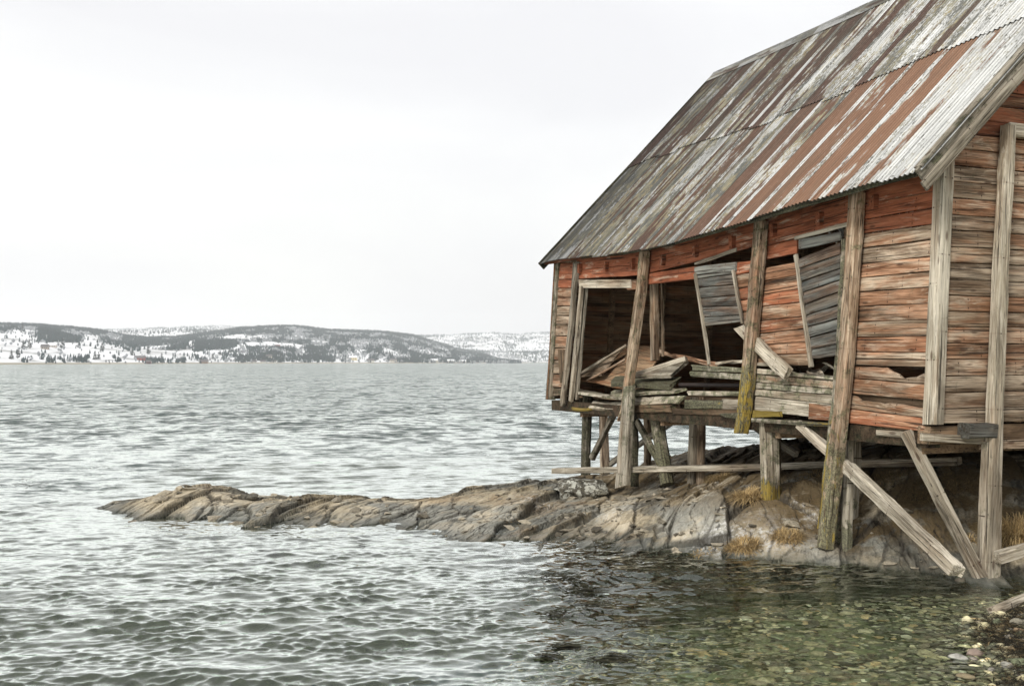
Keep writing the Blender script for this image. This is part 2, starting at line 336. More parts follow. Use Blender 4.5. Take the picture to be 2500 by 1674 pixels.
def make_water():
    t = NT('sea_water'); t.n.remove(t.b)
    out = t.n['Material Output']
    g = t.new('ShaderNodeNewGeometry'); P = g.outputs['Position']
    a = t.new('ShaderNodeVertexColor', layer_name='chop_sheen').outputs['Color']; ch = t.sepc(a)
    def nv(sx, sy, sc, det):
        n = t.new('ShaderNodeTexNoise'); t.put(n.inputs['Vector'], t.vmath('MULTIPLY', P, (sx, sy, 0))); n.inputs['Scale'].default_value = sc; n.inputs['Detail'].default_value = det; n.inputs['Distortion'].default_value = 0.3
        return t.vmath('SUBTRACT', n.outputs['Color'], (0.5, 0.5, 0.5))
    def sc(v, f):
        n = t.new('ShaderNodeVectorMath', operation='SCALE'); t.put(n.inputs[0], v); t.put(n.inputs['Scale'], f); return n.outputs[0]
    fine = sc(nv(0.5, 1.5, 7.0, 3), t.math('ADD', 0.20, t.math('MULTIPLY', ch[0], 0.20)))
    fine = t.vmath('ADD', fine, sc(nv(0.5, 1.5, 22.0, 2), t.math('ADD', 0.08, t.math('MULTIPLY', ch[0], 0.24))))
    mid = sc(nv(1.1, 1.0, 1.5, 4), t.math('MULTIPLY', ch[1], 1.7)); big = sc(nv(1.2, 0.7, 0.35, 3), t.math('MULTIPLY', ch[1], 0.8))
    pert = t.vmath('MULTIPLY', t.vmath('ADD', t.vmath('ADD', fine, mid), big), (1.0, 1.0, 0.0))
    lean = sc(t.vmath('ADD', (0.0, -0.17, 0.0), (0.0, 0.0, 0.0)), ch[1])        # far normals tipped towards the camera, so they reflect higher sky
    nrm_ = t.vmath('NORMALIZE', t.vmath('ADD', g.outputs['Normal'], t.vmath('ADD', pert, lean)))
    class _B: outputs = [nrm_]
    bp = _B
    fr0 = t.new('ShaderNodeFresnel'); fr0.inputs['IOR'].default_value = 1.33; t.put(fr0.inputs['Normal'], nrm_)
    frm = t.math('MULTIPLY', fr0.outputs[0], t.math('SUBTRACT', t.math('ADD', 0.35, t.math('MULTIPLY', ch[0], 2.75)), t.math('MULTIPLY', ch[1], 1.2)), True)  # reflection painted in by area: boosted on open water, cut inshore and far out
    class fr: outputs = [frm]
    gl = t.new('ShaderNodeBsdfGlossy'); gl.inputs['Roughness'].default_value = 0.05; gl.inputs['Color'].default_value = (0.945, 0.985, 0.945, 1); t.put(gl.inputs['Normal'], bp.outputs[0])
    rf = t.new('ShaderNodeBsdfRefraction'); rf.inputs['IOR'].default_value = 1.33; rf.inputs['Roughness'].default_value = 0.0; rf.inputs['Color'].default_value = (0.93, 0.99, 0.95, 1); t.put(rf.inputs['Normal'], bp.outputs[0])
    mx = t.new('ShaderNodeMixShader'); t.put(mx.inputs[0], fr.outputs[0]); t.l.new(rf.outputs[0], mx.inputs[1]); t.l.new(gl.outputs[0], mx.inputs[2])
    t.l.new(mx.outputs[0], out.inputs['Surface'])
    return t.m
M_WATER = make_water()

def simple_vc(name, layer, rough=0.85, noise=0.25, scale=20):
    t = NT(name, rough, 0.2)
    a = t.new('ShaderNodeVertexColor', layer_name=layer).outputs['Color']
    n = t.noise(t.coord('Object'), scale, 4, 0.6)
    t.color(t.mix(noise, a, t.mix(1.0, a, t.ramp(n, [(0.3, (0.3, 0.3, 0.3)), (0.7, (1.7, 1.7, 1.7))]), 'MULTIPLY')))
    return t.m
M_PEB = simple_vc('pebble', 'tint', 0.7, 0.6, 30)
M_FOREST = simple_vc('winter_forest', 'tint', 0.95, 0.0)

def make_hill():
    t = NT('snowy_hillside', 0.95, 0.1)
    g = t.new('ShaderNodeNewGeometry'); P = g.outputs['Position']; z = t.sep(P)[2]
    n1 = t.noise(t.vmath('MULTIPLY', P, (0.02, 0.008, 0.08)), 1.0, 6, 0.65, 0.3)
    n2 = t.noise(t.vmath('MULTIPLY', P, (0.004, 0.002, 0.02)), 1.0, 4, 0.6)
    c = t.mix(t.math('MULTIPLY', t.ss(n1, 0.50, 0.66), 0.75), (0.82, 0.83, 0.84), (0.20, 0.20, 0.19))
    c = t.mix(t.math('MULTIPLY', t.ss(n2, 0.5, 0.62), 0.35), c, (0.26, 0.25, 0.24))
    shore = t.ss(z, 3.2, 1.0)
    c = t.mix(shore, c, t.mix(n1, (0.42, 0.37, 0.27), (0.22, 0.20, 0.15)))
    t.color(c); return t.m
M_HILL = make_hill()
def plain(name, c, rough=0.8, var=0.3, scale=12):
    t = NT(name, rough, 0.25); n = t.noise(t.coord('Object'), scale, 5, 0.6)
    t.color(t.ramp(n, [(0.25, tuple(x * (1 - var) for x in c)), (0.75, tuple(min(0.9, x * (1 + var)) for x in c))])); t.bump(n, 0.4, 0.02)
    return t.m
M_HWALL = NT('painted_house_wall', 0.8, 0.2)
_oi = M_HWALL.info(); M_HWALL.color(_oi.outputs['Color']); M_HWALL = M_HWALL.m
M_HROOF = plain('house_roof', (0.30, 0.29, 0.29), 0.8, 0.2, 0.5)
M_PANE = plain('dark_window_pane', (0.04, 0.045, 0.05), 0.2)
M_IRON = plain('dark_iron', (0.035, 0.025, 0.022), 0.6)

def make_stone():
    t = NT('beach_stone', 0.75, 0.25); oi = t.info(); q = t.vmath('ADD', t.coord('Object'), t.math('MULTIPLY', oi.outputs['Random'], 20))
    n = t.noise(q, 14, 5, 0.65); n2 = t.noise(q, 55, 3, 0.6)
    c = t.mix(0.7, oi.outputs['Color'], t.mix(1.0, oi.outputs['Color'], t.ramp(n, [(0.3, (0.4, 0.4, 0.4)), (0.7, (1.5, 1.5, 1.5))]), 'MULTIPLY'))
    t.color(t.mix(t.math('MULTIPLY', t.ss(n2, 0.6, 0.7), 0.4), c, (0.1, 0.09, 0.07))); t.bump(t.math('ADD', n, t.math('MULTIPLY', n2, 0.3)), 0.6, 0.02)
    return t.m
M_STONE = make_stone()
def make_boulder():
    t = NT('lichen_boulder', 0.85, 0.2); p = t.coord('Object'); oi = t.info(); n = t.noise(p, 3, 6, 0.7, 0.4); n2 = t.noise(p, 18, 5, 0.7)
    c = t.ramp(n2, [(0.3, (0.035, 0.033, 0.028)), (0.55, (0.12, 0.11, 0.085)), (0.75, (0.24, 0.22, 0.165))])
    li = t.math('MULTIPLY', t.ss(t.noise(p, 8, 6, 0.75, 0.5), 0.49, 0.56), t.sepc(oi.outputs['Color'])[0])
    c = t.mix(li, c, (0.55, 0.55, 0.48)); t.color(c); t.bump(t.math('ADD', n, n2), 0.8, 0.05); return t.m
M_BOULDER = make_boulder()
def make_grass():
    t = NT('dry_grass', 0.8, 0.2); a = t.new('ShaderNodeVertexColor', layer_name='tint').outputs['Color']; t.color(a); return t.m
M_GRASS = make_grass()

# ------------------------------------------------------------------ the barn's frame: a along the long wall (away), b into the barn, c up (the barn leans: shear SH)
TH = math.atan(1047 / 2600); SH = 0.06
D1 = np.array([-math.sin(TH), math.cos(TH), 0]); D2 = np.array([math.cos(TH), math.sin(TH), 0])
UP = np.array([0, 0, 1]) + SH * D2
OB = at(2278, 1037, 12.0)
def BP(a, b, c): return OB + a * D1 + b * D2 + c * UP
def _solve(x, y, e1, o): return np.linalg.solve(np.array([ray(x, y), -e1, -UP]).T, o - CAM)
def Wac(x, y, b=0.0): s = _solve(x, y, D1, OB + b * D2); return s[1], s[2]
def Gbc(x, y, a=0.0): s = _solve(x, y, D2, OB + a * D1); return s[1], s[2]
def W(x, y, off=0.0): a, c = Wac(x, y, -off); return BP(a, -off, c)          # on the long wall, off metres proud of it
def G(x, y, off=0.0): b, c = Gbc(x, y, -off); return BP(-off, b, c)          # on the near gable wall
NW = np.cross(D1, UP); NW /= np.linalg.norm(NW)
if NW @ D2 > 0: NW = -NW
NG = -D1

def frame(o, ex, n):
    ex = ex / np.linalg.norm(ex); n = n - (n @ ex) * ex; n /= np.linalg.norm(n); ey = np.cross(n, ex)
    M = Matrix(((ex[0], ey[0], n[0], o[0]), (ex[1], ey[1], n[1], o[1]), (ex[2], ey[2], n[2], o[2]), (0, 0, 0, 1)))
    R = np.array([ex, ey, n]); return M, R
def plank(name, parent, q, th, mat, col=(0, 0, 0, 1), n=None, jit=0.004, jag=(0, 0), bow=0.0, normal=None, tear=None, tilt=0.0):
    """q = world points (left bottom, right bottom, right top, left top) of the front face; thickness goes backwards"""
    q = [np.asarray(v, float) for v in q]
    lo = 0.5 * (q[0] + q[3]); hi = 0.5 * (q[1] + q[2])
    nn = np.cross(q[1] - q[0], q[3] - q[0]); nn /= np.linalg.norm(nn)
    if normal is not None and nn @ normal < 0: nn = -nn
    M, R = frame(lo, hi - lo, nn)
    L = [R @ (v - lo) for v in q]
    if L[0][1] > L[3][1]: L = [L[3], L[2], L[1], L[0]]
    ln = np.linalg.norm(hi - lo); n = n or int(max(4, min(14, ln / 0.28)))
    V, Fc = [], []; k = 8; ph = random.uniform(0, 6)
    for i in range(n + 1):
        f = i / n; bo = L[0] * (1 - f) + L[1] * f; to = L[3] * (1 - f) + L[2] * f
        yb, yt = bo[1] + random.uniform(-jit, jit), to[1] + random.uniform(-jit, jit)
        if tear and tear[0] <= f <= tear[1]: yt -= random.uniform(0.15, tear[2]) * (yt - yb)
        zz = bow * math.sin(ph + 3.0 * f) + random.uniform(-jit, jit) * 0.4; ch = min(0.006, 0.15 * (yt - yb), 0.3 * th)
        tl = tilt * (yt - yb)
        ring = [(yb + ch, 0), (yb + (yt - yb) * 0.36, 0), (yb + (yt - yb) * 0.66, 0), (yt - ch, tl), (yt, -ch + tl), (yt, -th + tl), (yb, -th), (yb, -ch)]
        x = 0.5 * (bo[0] + to[0]); xb, xt = bo[0], to[0]
        for j, (yy, z) in enumerate(ring):
            u = (yy - yb) / max(1e-6, yt - yb); xx = xb * (1 - u) + xt * u
            if i == 0 and jag[0]: xx += random.uniform(0, jag[0])
            if i == n and jag[1]: xx -= random.uniform(0, jag[1])
            V.append((xx, yy, z + zz))
        if i:
            o = (i - 1) * k
            for j in range(k): Fc.append((o + j, o + k + j, o + k + (j + 1) % k, o + (j + 1) % k))
    Fc.append(tuple(range(k))); Fc.append(tuple(n * k + j for j in reversed(range(k))))
    # outward orientation check not needed: two-sided shading
    return mesh_obj(name, V, Fc, mat, parent, M, False, col)
def timber(name, parent, pts, w, d, mat, col=(0, 0, 0, 1), normal=NW, sides=8, jit=0.009, seg=None, widths=None, jag=0.0, round_=False):
    """a post or beam through the world points pts; w across, d deep"""
    pts = [np.asarray(p, float) for p in pts]
    M, R = frame(pts[0], pts[-1] - pts[0], np.asarray(normal, float))
    L = [R @ (p - pts[0]) for p in pts]; xs = [p[0] for p in L]; ln = xs[-1]
    seg = seg or int(max(4, min(18, ln / 0.22))); V, Fc = [], []; k = sides
    xs_ = np.linspace(0, ln, seg + 1)
    wj = [1.0] * k
    for i, x in enumerate(xs_):
        y = np.interp(x, xs, [p[1] for p in L]); z = np.interp(x, xs, [p[2] for p in L])
        ww = np.interp(x, xs, widths) if widths else w
        for j in range(k):
            if round_:
                a = 2 * math.pi * (j + 0.5) / k; u, v = math.cos(a) * ww / 2, math.sin(a) * d / 2
            else:
                c = 0.12
                u, v = [(-.5 + c, .5), (.5 - c, .5), (.5, .5 - c), (.5, -.5 + c), (.5 - c, -.5), (-.5 + c, -.5), (-.5, -.5 + c), (-.5, .5 - c)][j]
                u *= ww; v *= d
            xx = x + (random.uniform(-jag, jag) if i in (0, seg) else 0)
            V.append((xx, y + u + random.uniform(-jit, jit), z + v + random.uniform(-jit, jit)))
        if i:
            o = (i - 1) * k
            for j in range(k): Fc.append((o + j, o + k + j, o + k + (j + 1) % k, o + (j + 1) % k))
    Fc.append(tuple(range(k))); Fc.append(tuple(seg * k + j for j in reversed(range(k))))
    return mesh_obj(name, V, Fc, mat, parent, M, False, col)

def C(p=0.0, m=0.0, y=0.0, t=1.0, v=0.12):
    return (max(0, p + random.uniform(-v, v)) if p else 0.0, m, y, t * random.uniform(1 - v, 1 + v))

# ------------------------------------------------------------------ rocky shore
def rbf_fit(P, z, smooth=0.02):
    n = len(P); d = np.linalg.norm(P[:, None] - P[None], axis=2); K = np.where(d > 0, d**2 * np.log(d + 1e-9), 0)
    A = np.zeros((n + 3, n + 3)); A[:n, :n] = K + smooth * np.eye(n); A[:n, n] = 1; A[:n, n + 1:] = P; A[n:, :n] = A[:n, n:].T
    w = np.linalg.solve(A, np.concatenate([z, np.zeros(3)])); return w
def rbf_eval(w, P, X, Y):
    out = w[len(P)] + w[len(P) + 1] * X + w[len(P) + 2] * Y
    for i in range(len(P)):
        d2 = (X - P[i, 0])**2 + (Y - P[i, 1])**2; out = out + w[i] * 0.5 * d2 * np.log(d2 + 1e-12)
    return out
water_line = [(205, 1246), (300, 1258), (400, 1268), (530, 1280), (650, 1284), (760, 1287), (870, 1291), (1000, 1297), (1075, 1306), (1170, 1332), (1250, 1346), (1340, 1356), (1450, 1364), (1550, 1369),
              (1680, 1376), (1800, 1383), (1900, 1388), (2000, 1391), (2100, 1394), (2200, 1399), (2330, 1406), (2440, 1419), (2560, 1428), (2700, 1430)]
crest = [(250, 1228, 18.3), (330, 1210, 18.5), (430, 1199, 18.5), (530, 1199, 18.4), (565, 1206, 18.3), (615, 1214, 18.2), (690, 1223, 18.0), (800, 1211, 18.3), (940, 1207, 18.5), (1070, 1204, 18.6), (1130, 1191, 18.8), (1250, 1179, 19.2),
         (1340, 1164, 19.8), (1420, 1158, 20), (1550, 1146, 20), (1700, 1137, 19.5), (1850, 1106, 18.5), (2000, 1101, 17.5), (2200, 1083, 17), (2400, 1071, 17), (2600, 1060, 17), (2800, 1040, 18)]
feet = [(1512, 1195, 19.0), (1420, 1205, 18.4), (1640, 1190, 17.6), (1880, 1214, 14.73), (2015, 1332, 13.5), (2055, 1300, 13.9), (2085, 1224, 14.7), (2200, 1290, 13.4), (2300, 1240, 13.8), (2400, 1412, 12.15), (2340, 1140, 14.6), (2480, 1260, 13.5),
        (1700, 1290, 14.5), (1500, 1290, 15.2), (1250, 1260, 16.3), (900, 1245, 17.0), (450, 1240, 17.3)]
cp = []
for x, y in water_line: p = ground_at(x, y); cp.append(p)
for x, y in water_line[::2]:
    p = ground_at(x, y); cp.append(p + np.array([-0.1, -1.3, -0.22])); cp.append(p + np.array([-0.2, -3.4, -0.75]))
for x, y, Y in crest:
    p = at(x, y, Y); cp.append(p); bk = 1.4 if x < 1600 else 4.5
    cp.append(p + np.array([0, bk, -0.30 if x < 1600 else -0.25])); cp.append(p + np.array([0, bk + 3.5, -1.1]))
for f in feet: cp.append(at(*f))
cp.append(ground_at(150, 1250) + np.array([-1.2, 0, -0.35])); cp.append(ground_at(150, 1250) + np.array([-4, 0, -1.2])); cp.append(np.array([-9, 22, -1.6])); cp.append(np.array([-8, 14, -1.6]))
cp = np.array(cp); RB_P = cp[:, :2]; RB_W = rbf_fit(RB_P, cp[:, 2])
def rock_base(X, Y): return rbf_eval(RB_W, RB_P, X, Y)
rx = np.concatenate([np.linspace(-9.0, 8.0, 760), np.linspace(8.0, 16, 40)[1:]]); ry = np.concatenate([np.linspace(9.4, 20.8, 400), np.linspace(20.8, 30, 40)[1:]])
X, Y = np.meshgrid(rx, ry); Z0 = rock_base(X, Y)
wx = fbm(X * 0.35, Y * 0.3, 3); wy = fbm(X * 0.4 + 40, Y * 0.4, 3); w2 = fbm(X * 1.6 + 7, Y * 1.3, 3)
def plates(P, Q, cell, seed, tilt):
    """slabs: nearest jittered cell centre; every slab has its own height and tilt"""
    u, v = P / cell[0], Q / cell[1]; iu, iv = np.floor(u).astype(int), np.floor(v).astype(int)
    best = np.full(P.shape, 9e9); sec = np.full(P.shape, 9e9); h = np.zeros(P.shape); tone = np.zeros(P.shape)
    def rnd(a, c, k): s = np.sin(a * 127.1 + c * 311.7 + k * 74.7 + seed * 19.19) * 43758.5453; return s - np.floor(s)
    for du in (-1, 0, 1):
        for dv in (-1, 0, 1):
            a, c = iu + du, iv + dv; cu, cv = a + rnd(a, c, 1), c + rnd(a, c, 2); eu, ev = u - cu, v - cv; d = eu * eu + ev * ev
            m = d < best; sec = np.where(m, best, np.minimum(sec, d)); best = np.where(m, d, best)
            hh = rnd(a, c, 3) - 0.5 + tilt * ((rnd(a, c, 4) - 0.75) * eu * 0.8 + (rnd(a, c, 5) + 0.15) * ev)
            h = np.where(m, hh, h); tone = np.where(m, rnd(a, c, 6), tone)
    return h, np.sqrt(sec) - np.sqrt(best), tone
PS = 0.42 * X + 0.91 * Y + 0.5 * wx; PQ = 0.91 * X - 0.42 * Y + 0.9 * Z0 + 0.45 * wx + 0.07 * w2
h1, e1, t1 = plates(PS, PQ, (3.4, 0.95), 1, 0.9); h2, e2, t2 = plates(PS + 0.3 * w2, PQ + 0.05 * w2, (1.5, 0.36), 2, 1.0); h3, e3, t3 = plates(PS, PQ + 0.03 * w2, (0.6, 0.12), 3, 0.8)
amp_reg = 0.5 + 0.8 * sstep(-0.25, 0.3, fbm(X * 0.35 + 9, Y * 0.3, 3))
det = 0.10 * h1 * amp_reg + 0.042 * h2 * amp_reg + 0.013 * h3 * amp_reg - 0.045 * sstep(0.06, 0.0, e1) - 0.02 * sstep(0.06, 0.0, e2) * amp_reg
det += 0.05 * fbm(X * 0.8, Y * 0.6, 3) + 0.006 * fbm(X * 9, Y * 7, 3) + 0.03
under = sstep(3.2, 4.2, X * 0.93 + (Y - 12) * 0.37)                       # earthier ground below the barn
Z = Z0 + (det - 0.07 + 0.045 * sstep(-2.5, -5, X) - 0.05 * sstep(-5.6, -7.2, X)) * (1 - 0.15 * under) * sstep(-1.5, -0.2, Z0)
rock = big_mesh('rock_shore', np.stack([X, Y, Z], 2).reshape(-1, 3), grid_faces(*X.shape), M_ROCK, smooth=False); tag(rock, kind='structure')
rock['label'] = 'layered grey and tan rock shelf running out into the water'
def blob(x, y, z0, r, Yc=None):
    p = ground_at(x, y, z0); return np.exp(-(((X - p[0]) / r[0])**2 + ((Y - p[1]) / r[1])**2))
lich = np.clip(1.25 * (blob(1850, 1290, 0.3, (0.75, 0.45)) + blob(1760, 1310, 0.25, (0.5, 0.35)) + blob(1950, 1270, 0.35, (0.3, 0.3)) + 0.9 * blob(1720, 1190, 0.5, (0.5, 0.3)) + 0.6 * blob(1480, 1240, 0.25, (0.5, 0.4)) + 0.8 * blob(1500, 1350, 0.03, (0.9, 0.3)) + 0.5 * blob(1310, 1205, 0.3, (0.4, 0.4))), 0, 1)
earth = np.clip(0.94 * under * sstep(-0.05, 0.45, Z0 + 0.35 * fbm(X * 0.7, Y * 0.7, 3)) + 0.4 * blob(1990, 1290, 0.3, (0.5, 0.5)), 0, 1)
vcol(rock, 'tone', np.stack([lich, earth, 0.42 * t1 + 0.33 * t2 + 0.25 * t3, np.clip(sstep(0.045, 0.0, e1) + 0.8 * sstep(0.06, 0.0, e2) * (t2 > 0.3) + 0.55 * sstep(0.10, 0.0, e3) * (t3 > 0.65), 0, 1)], 2).reshape(-1, 4))
def rock_z(x, y):
    j = np.clip(np.searchsorted(ry, y), 0, len(ry) - 1); i = np.clip(np.searchsorted(rx, x), 0, len(rx) - 1); return float(Z[j, i])

# ------------------------------------------------------------------ seabed and beach
SHX = np.array([3.3, 3.7, 3.85, 3.95, 4.18, 4.52, 4.92, 5.5, 8.0, 14.0]); SHY = np.array([-3, 4, 7, 8.2, 9.1, 10.0, 10.6, 11.3, 12.6, 15])
def seabed_z(X, Y):
    d = X - np.interp(Y, SHY, SHX); d = d + 0.12 * fbm(X * 0.9, Y * 0.9, 3)
    far = np.where(Y > 13, (Y - 13) * 0.25, 0)
    return np.where(d > 0, 0.17 * d, 0.085 * d - 0.022 * d * d) - far + 0.02 * fbm(X * 1.7 + 5, Y * 1.7, 3)
bx = np.concatenate([[-6000, -2000, -600, -200, -80, -40, -25, -15], np.linspace(-10, 9, 260), [12, 16, 25, 60, 300, 2000, 6000]])
by = np.concatenate([[-60, -20, -8, -2], np.linspace(1, 15, 200), np.linspace(16, 30, 30), [40, 60, 100, 300, 900, 3000, 9000]])
BX, BY = np.meshgrid(bx, by); BZ = np.maximum(seabed_z(BX, BY), -5.0); BZ = np.minimum(BZ, 1.6)
sb = big_mesh('seabed', np.stack([BX, BY, BZ], 2).reshape(-1, 3), grid_faces(*BX.shape), M_SEABED); tag(sb, kind='structure')

# ------------------------------------------------------------------ sea
def waves(X, Y, sp):
    rng = np.random.default_rng(11); dx, dy, dz = np.zeros_like(X), np.zeros_like(X), np.zeros_like(X)
    warp = [(fbm(X * f, Y * f, 2), f) for f in (0.9, 0.55, 0.3, 0.16, 0.8, 0.45, 0.25, 0.13)]
    gust = 0.85 + 0.8 * fbm(X * 0.12, Y * 0.10, 3); patch = [np.clip(0.9 + 1.5 * fbm(X * f + 3, Y * f * 1.4 + 8, 2), 0.1, 2.2) for f in (1.1, 0.6, 0.35)]
    N = 76; lam = np.exp(np.linspace(math.log(0.075), math.log(1.25), N))
    for k in range(N):
        l = lam[k] * rng.uniform(0.94, 1.06); th = math.radians(-84) + rng.normal() * (0.5 if l < 0.3 else 0.45)
        kx, ky = math.cos(th) * 2 * math.pi / l, math.sin(th) * 2 * math.pi / l
        eps = 0.060 * (1.3 if l < 0.19 else (0.78 if l < 0.4 else 0.72 * (0.4 / l)**0.55)) * rng.uniform(0.6, 1.4)
        am = eps * l / (2 * math.pi) * sstep(1.5, 3.0, l / sp)
        ph = kx * X + ky * Y + rng.uniform(0, 6.28) + 1.3 * warp[min(k // 19, 3) + 4 * (k % 2)][0]
        s, c = np.sin(ph), np.cos(ph)
        gg = gust * patch[min(k // 26, 2)]; dz += am * c * gg; dx -= 0.6 * am * s * math.cos(th) * gg; dy -= 0.6 * am * s * math.sin(th) * gg
    return dx, dy, dz
inv = np.linspace(1 / 6.0, 1 / 150.0, 940); yr = 1 / inv
yr = np.concatenate([[-60, -12, 0.5], yr, np.geomspace(165, 9000, 40)])
uc = np.linspace(-0.60, 0.60, 816); DU = uc[1] - uc[0]; side = np.array([0.603, 0.64, 0.72, 0.9, 1.4, 3.0, 12.0]); ur = np.concatenate([-side[::-1], uc, side])
WX = np.maximum(yr, 5.5)[:, None] * ur[None, :] + 0.0; WY = np.repeat(yr[:, None], len(ur), 1)
spc = np.maximum(np.gradient(yr), 1e-3)[:, None] * np.ones_like(WX); spc = np.maximum(spc, np.maximum(WY, 5.5) * DU)
sh_d = np.interp(WY, SHY, SHX) - WX                                   # metres from the beach
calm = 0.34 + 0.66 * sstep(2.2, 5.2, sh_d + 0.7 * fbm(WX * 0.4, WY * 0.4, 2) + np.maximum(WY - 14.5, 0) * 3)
dx, dy, dz = waves(WX, WY, spc)
fade = sstep(140, 60, np.abs(WY)) * (WY > 2) * (np.abs(ur)[None, :] < 0.605)
V = np.stack([WX + dx * calm * fade, WY + dy * calm * fade, dz * calm * fade], 2)
sea = big_mesh('sea', V.reshape(-1, 3), grid_faces(*WX.shape), M_WATER); tag(sea, kind='structure')
vcol(sea, 'chop_sheen', np.stack([calm, sstep(9, 50, WY), calm], 2).reshape(-1, 3))

# ------------------------------------------------------------------ far hills
def hill(name, prof, y0f, depth, xr, nx=360, nt=90, bumps=0.06, power=1.0, seed=0):
    """prof: photo silhouette (x, y); y0f: distance of its shore; depth: metres from shore to ridge"""
    xs = np.linspace(xr[0], xr[1], nx); t = np.concatenate([np.linspace(-0.02, 1, nt), np.linspace(1, 1.6, 16)[1:]])
    px_, T = np.meshgrid(xs, t); Y0 = np.interp(px_, [p[0] for p in y0f], [p[1] for p in y0f]); Yd = Y0 + depth * T
    sil = np.interp(px_, [p[0] for p in prof], [p[1] for p in prof])
    hr = EYE + (HZ - sil) / FPX * (Y0 + depth)
    XX = (px_ - CX) / FPX * Yd
    pr = np.where(T <= 1, np.clip(T, 0, 1)**power, 1 - (T - 1) * 0.6)
    nz = fbm(XX * 0.004 + seed, Yd * 0.003, 4)
    ZZ = -1 + (hr + 1) * pr + hr * bumps * nz * np.sin(np.clip(T, 0, 1) * math.pi) * 3
    o = big_mesh(name, np.stack([XX, Yd, ZZ], 2).reshape(-1, 3), grid_faces(*XX.shape), M_HILL); tag(o, kind='structure')
    def surf(px, tt):
        fi = np.clip(np.interp(px, xs, np.arange(nx)), 0, nx - 1.001); fj = np.clip(np.interp(tt, t, np.arange(len(t))), 0, len(t) - 1.001)
        i, j = fi.astype(int), fj.astype(int); u, v = fi - i, fj - j
        return [(A[j, i] * (1 - u) + A[j, i + 1] * u) * (1 - v) + (A[j + 1, i] * (1 - u) + A[j + 1, i + 1] * u) * v for A in (XX, Yd, ZZ)]
    return o, surf
near_prof = [(-700, 800), (-200, 792), (0, 794), (90, 796), (180, 803), (241, 810), (300, 822), (360, 828), (430, 826), (480, 818), (537, 811), (581, 804), (667, 799), (724, 798), (763, 803), (806, 808), (900, 810), (935, 812), (1006, 820), (1063, 837), (1117, 854), (1181, 867), (1215, 878), (1260, 885), (1500, 886), (3200, 886)]
near_y0 = [(-700, 1000), (0, 1150), (300, 1500), (600, 2000), (1000, 2500), (1260, 2900), (3200, 3000)]
hill_near, surf_near = hill('snowy_hill', near_prof, near_y0, 1500, (-700, 1290), 420, 110, 0.05, 0.85)
mid_prof = [(-700, 812), (150, 812), (241, 812), (300, 810), (363, 807), (406, 804), (450, 806), (520, 806), (600, 812), (760, 840), (900, 884)]
hill_mid, surf_mid = hill('middle_hill', mid_prof, [(-700, 3100), (900, 3400)], 900, (-300, 900), 160, 40, 0.05, 0.8, 3)
far_prof = [(-700, 812), (150, 812), (235, 806), (406, 800), (500, 797), (537, 795), (624, 800), (700, 812), (820, 850), (960, 822), (1021, 820), (1106, 818), (1192, 812), (1256, 817), (1350, 810), (1500, 806), (1700, 815), (2100, 820), (3200, 812)]
hill_far, surf_far = hill('distant_hill', far_prof, [(-700, 4300), (960, 4300), (1260, 4600), (3200, 4600)], 2200, (-500, 3000), 420, 80, 0.08, 0.8, 8)

def forest(name, surf, xr, n, dens, hgt, seed, ylim=(0.0, 1.03)):
    rng = np.random.default_rng(seed); px = rng.uniform(xr[0], xr[1], n); tt = rng.uniform(ylim[0], ylim[1], n)
    d, kind = dens(px, tt); keep = rng.uniform(size=n) < d; px, tt, kind = px[keep], tt[keep], kind[keep]
    x, y, z = surf(px, tt); x = x + rng.uniform(-4, 4, len(x)); y = y + rng.uniform(-6, 6, len(x))
    m = len(x); h = hgt * (0.35 + 0.65 * np.clip(y / 2600, 0, 1.2)) * rng.uniform(0.55, 1.25, m) * np.where(kind > 0.5, 1.0, 0.72); r = h * np.where(kind > 0.5, 0.26, 0.40) * rng.uniform(0.8, 1.3, m)
    a0 = rng.uniform(0, 6.28, m); ns = 4
    V = np.zeros((m, ns * 2 + 1, 3)); 
    for j in range(ns):
        a = a0 + 2 * math.pi * j / ns
        lowr = np.where(kind > 0.5, 1.0, 0.45); midr = np.where(kind > 0.5, 0.55, 1.0)
        V[:, j] = np.stack([x + np.cos(a) * r * lowr, y + np.sin(a) * r * lowr, z - 0.4], 1)
        V[:, ns + j] = np.stack([x + np.cos(a + 0.5) * r * midr, y + np.sin(a + 0.5) * r * midr, z + h * np.where(kind > 0.5, 0.5, 0.6)], 1)
    V[:, 2 * ns] = np.stack([x, y, z + h], 1)
    f = []
    for j in range(ns):
        k = (j + 1) % ns; f += [(j, k, ns + k), (j, ns + k, ns + j), (ns + j, ns + k, 2 * ns)]
    F = (np.arange(m) * (2 * ns + 1))[:, None, None] + np.array(f)[None]
    o = big_mesh(name, V.reshape(-1, 3), F.reshape(-1, 3), M_FOREST, smooth=False); tag(o, kind='stuff')
    b = rng.uniform(0.7, 1.3, m)[:, None]
    c = np.where(kind[:, None] > 0.5, np.array([0.016, 0.036, 0.040]) * b, np.array([0.27, 0.285, 0.30]) * b)
    vcol(o, 'tint', np.repeat(c, 2 * ns + 1, axis=0)); return o
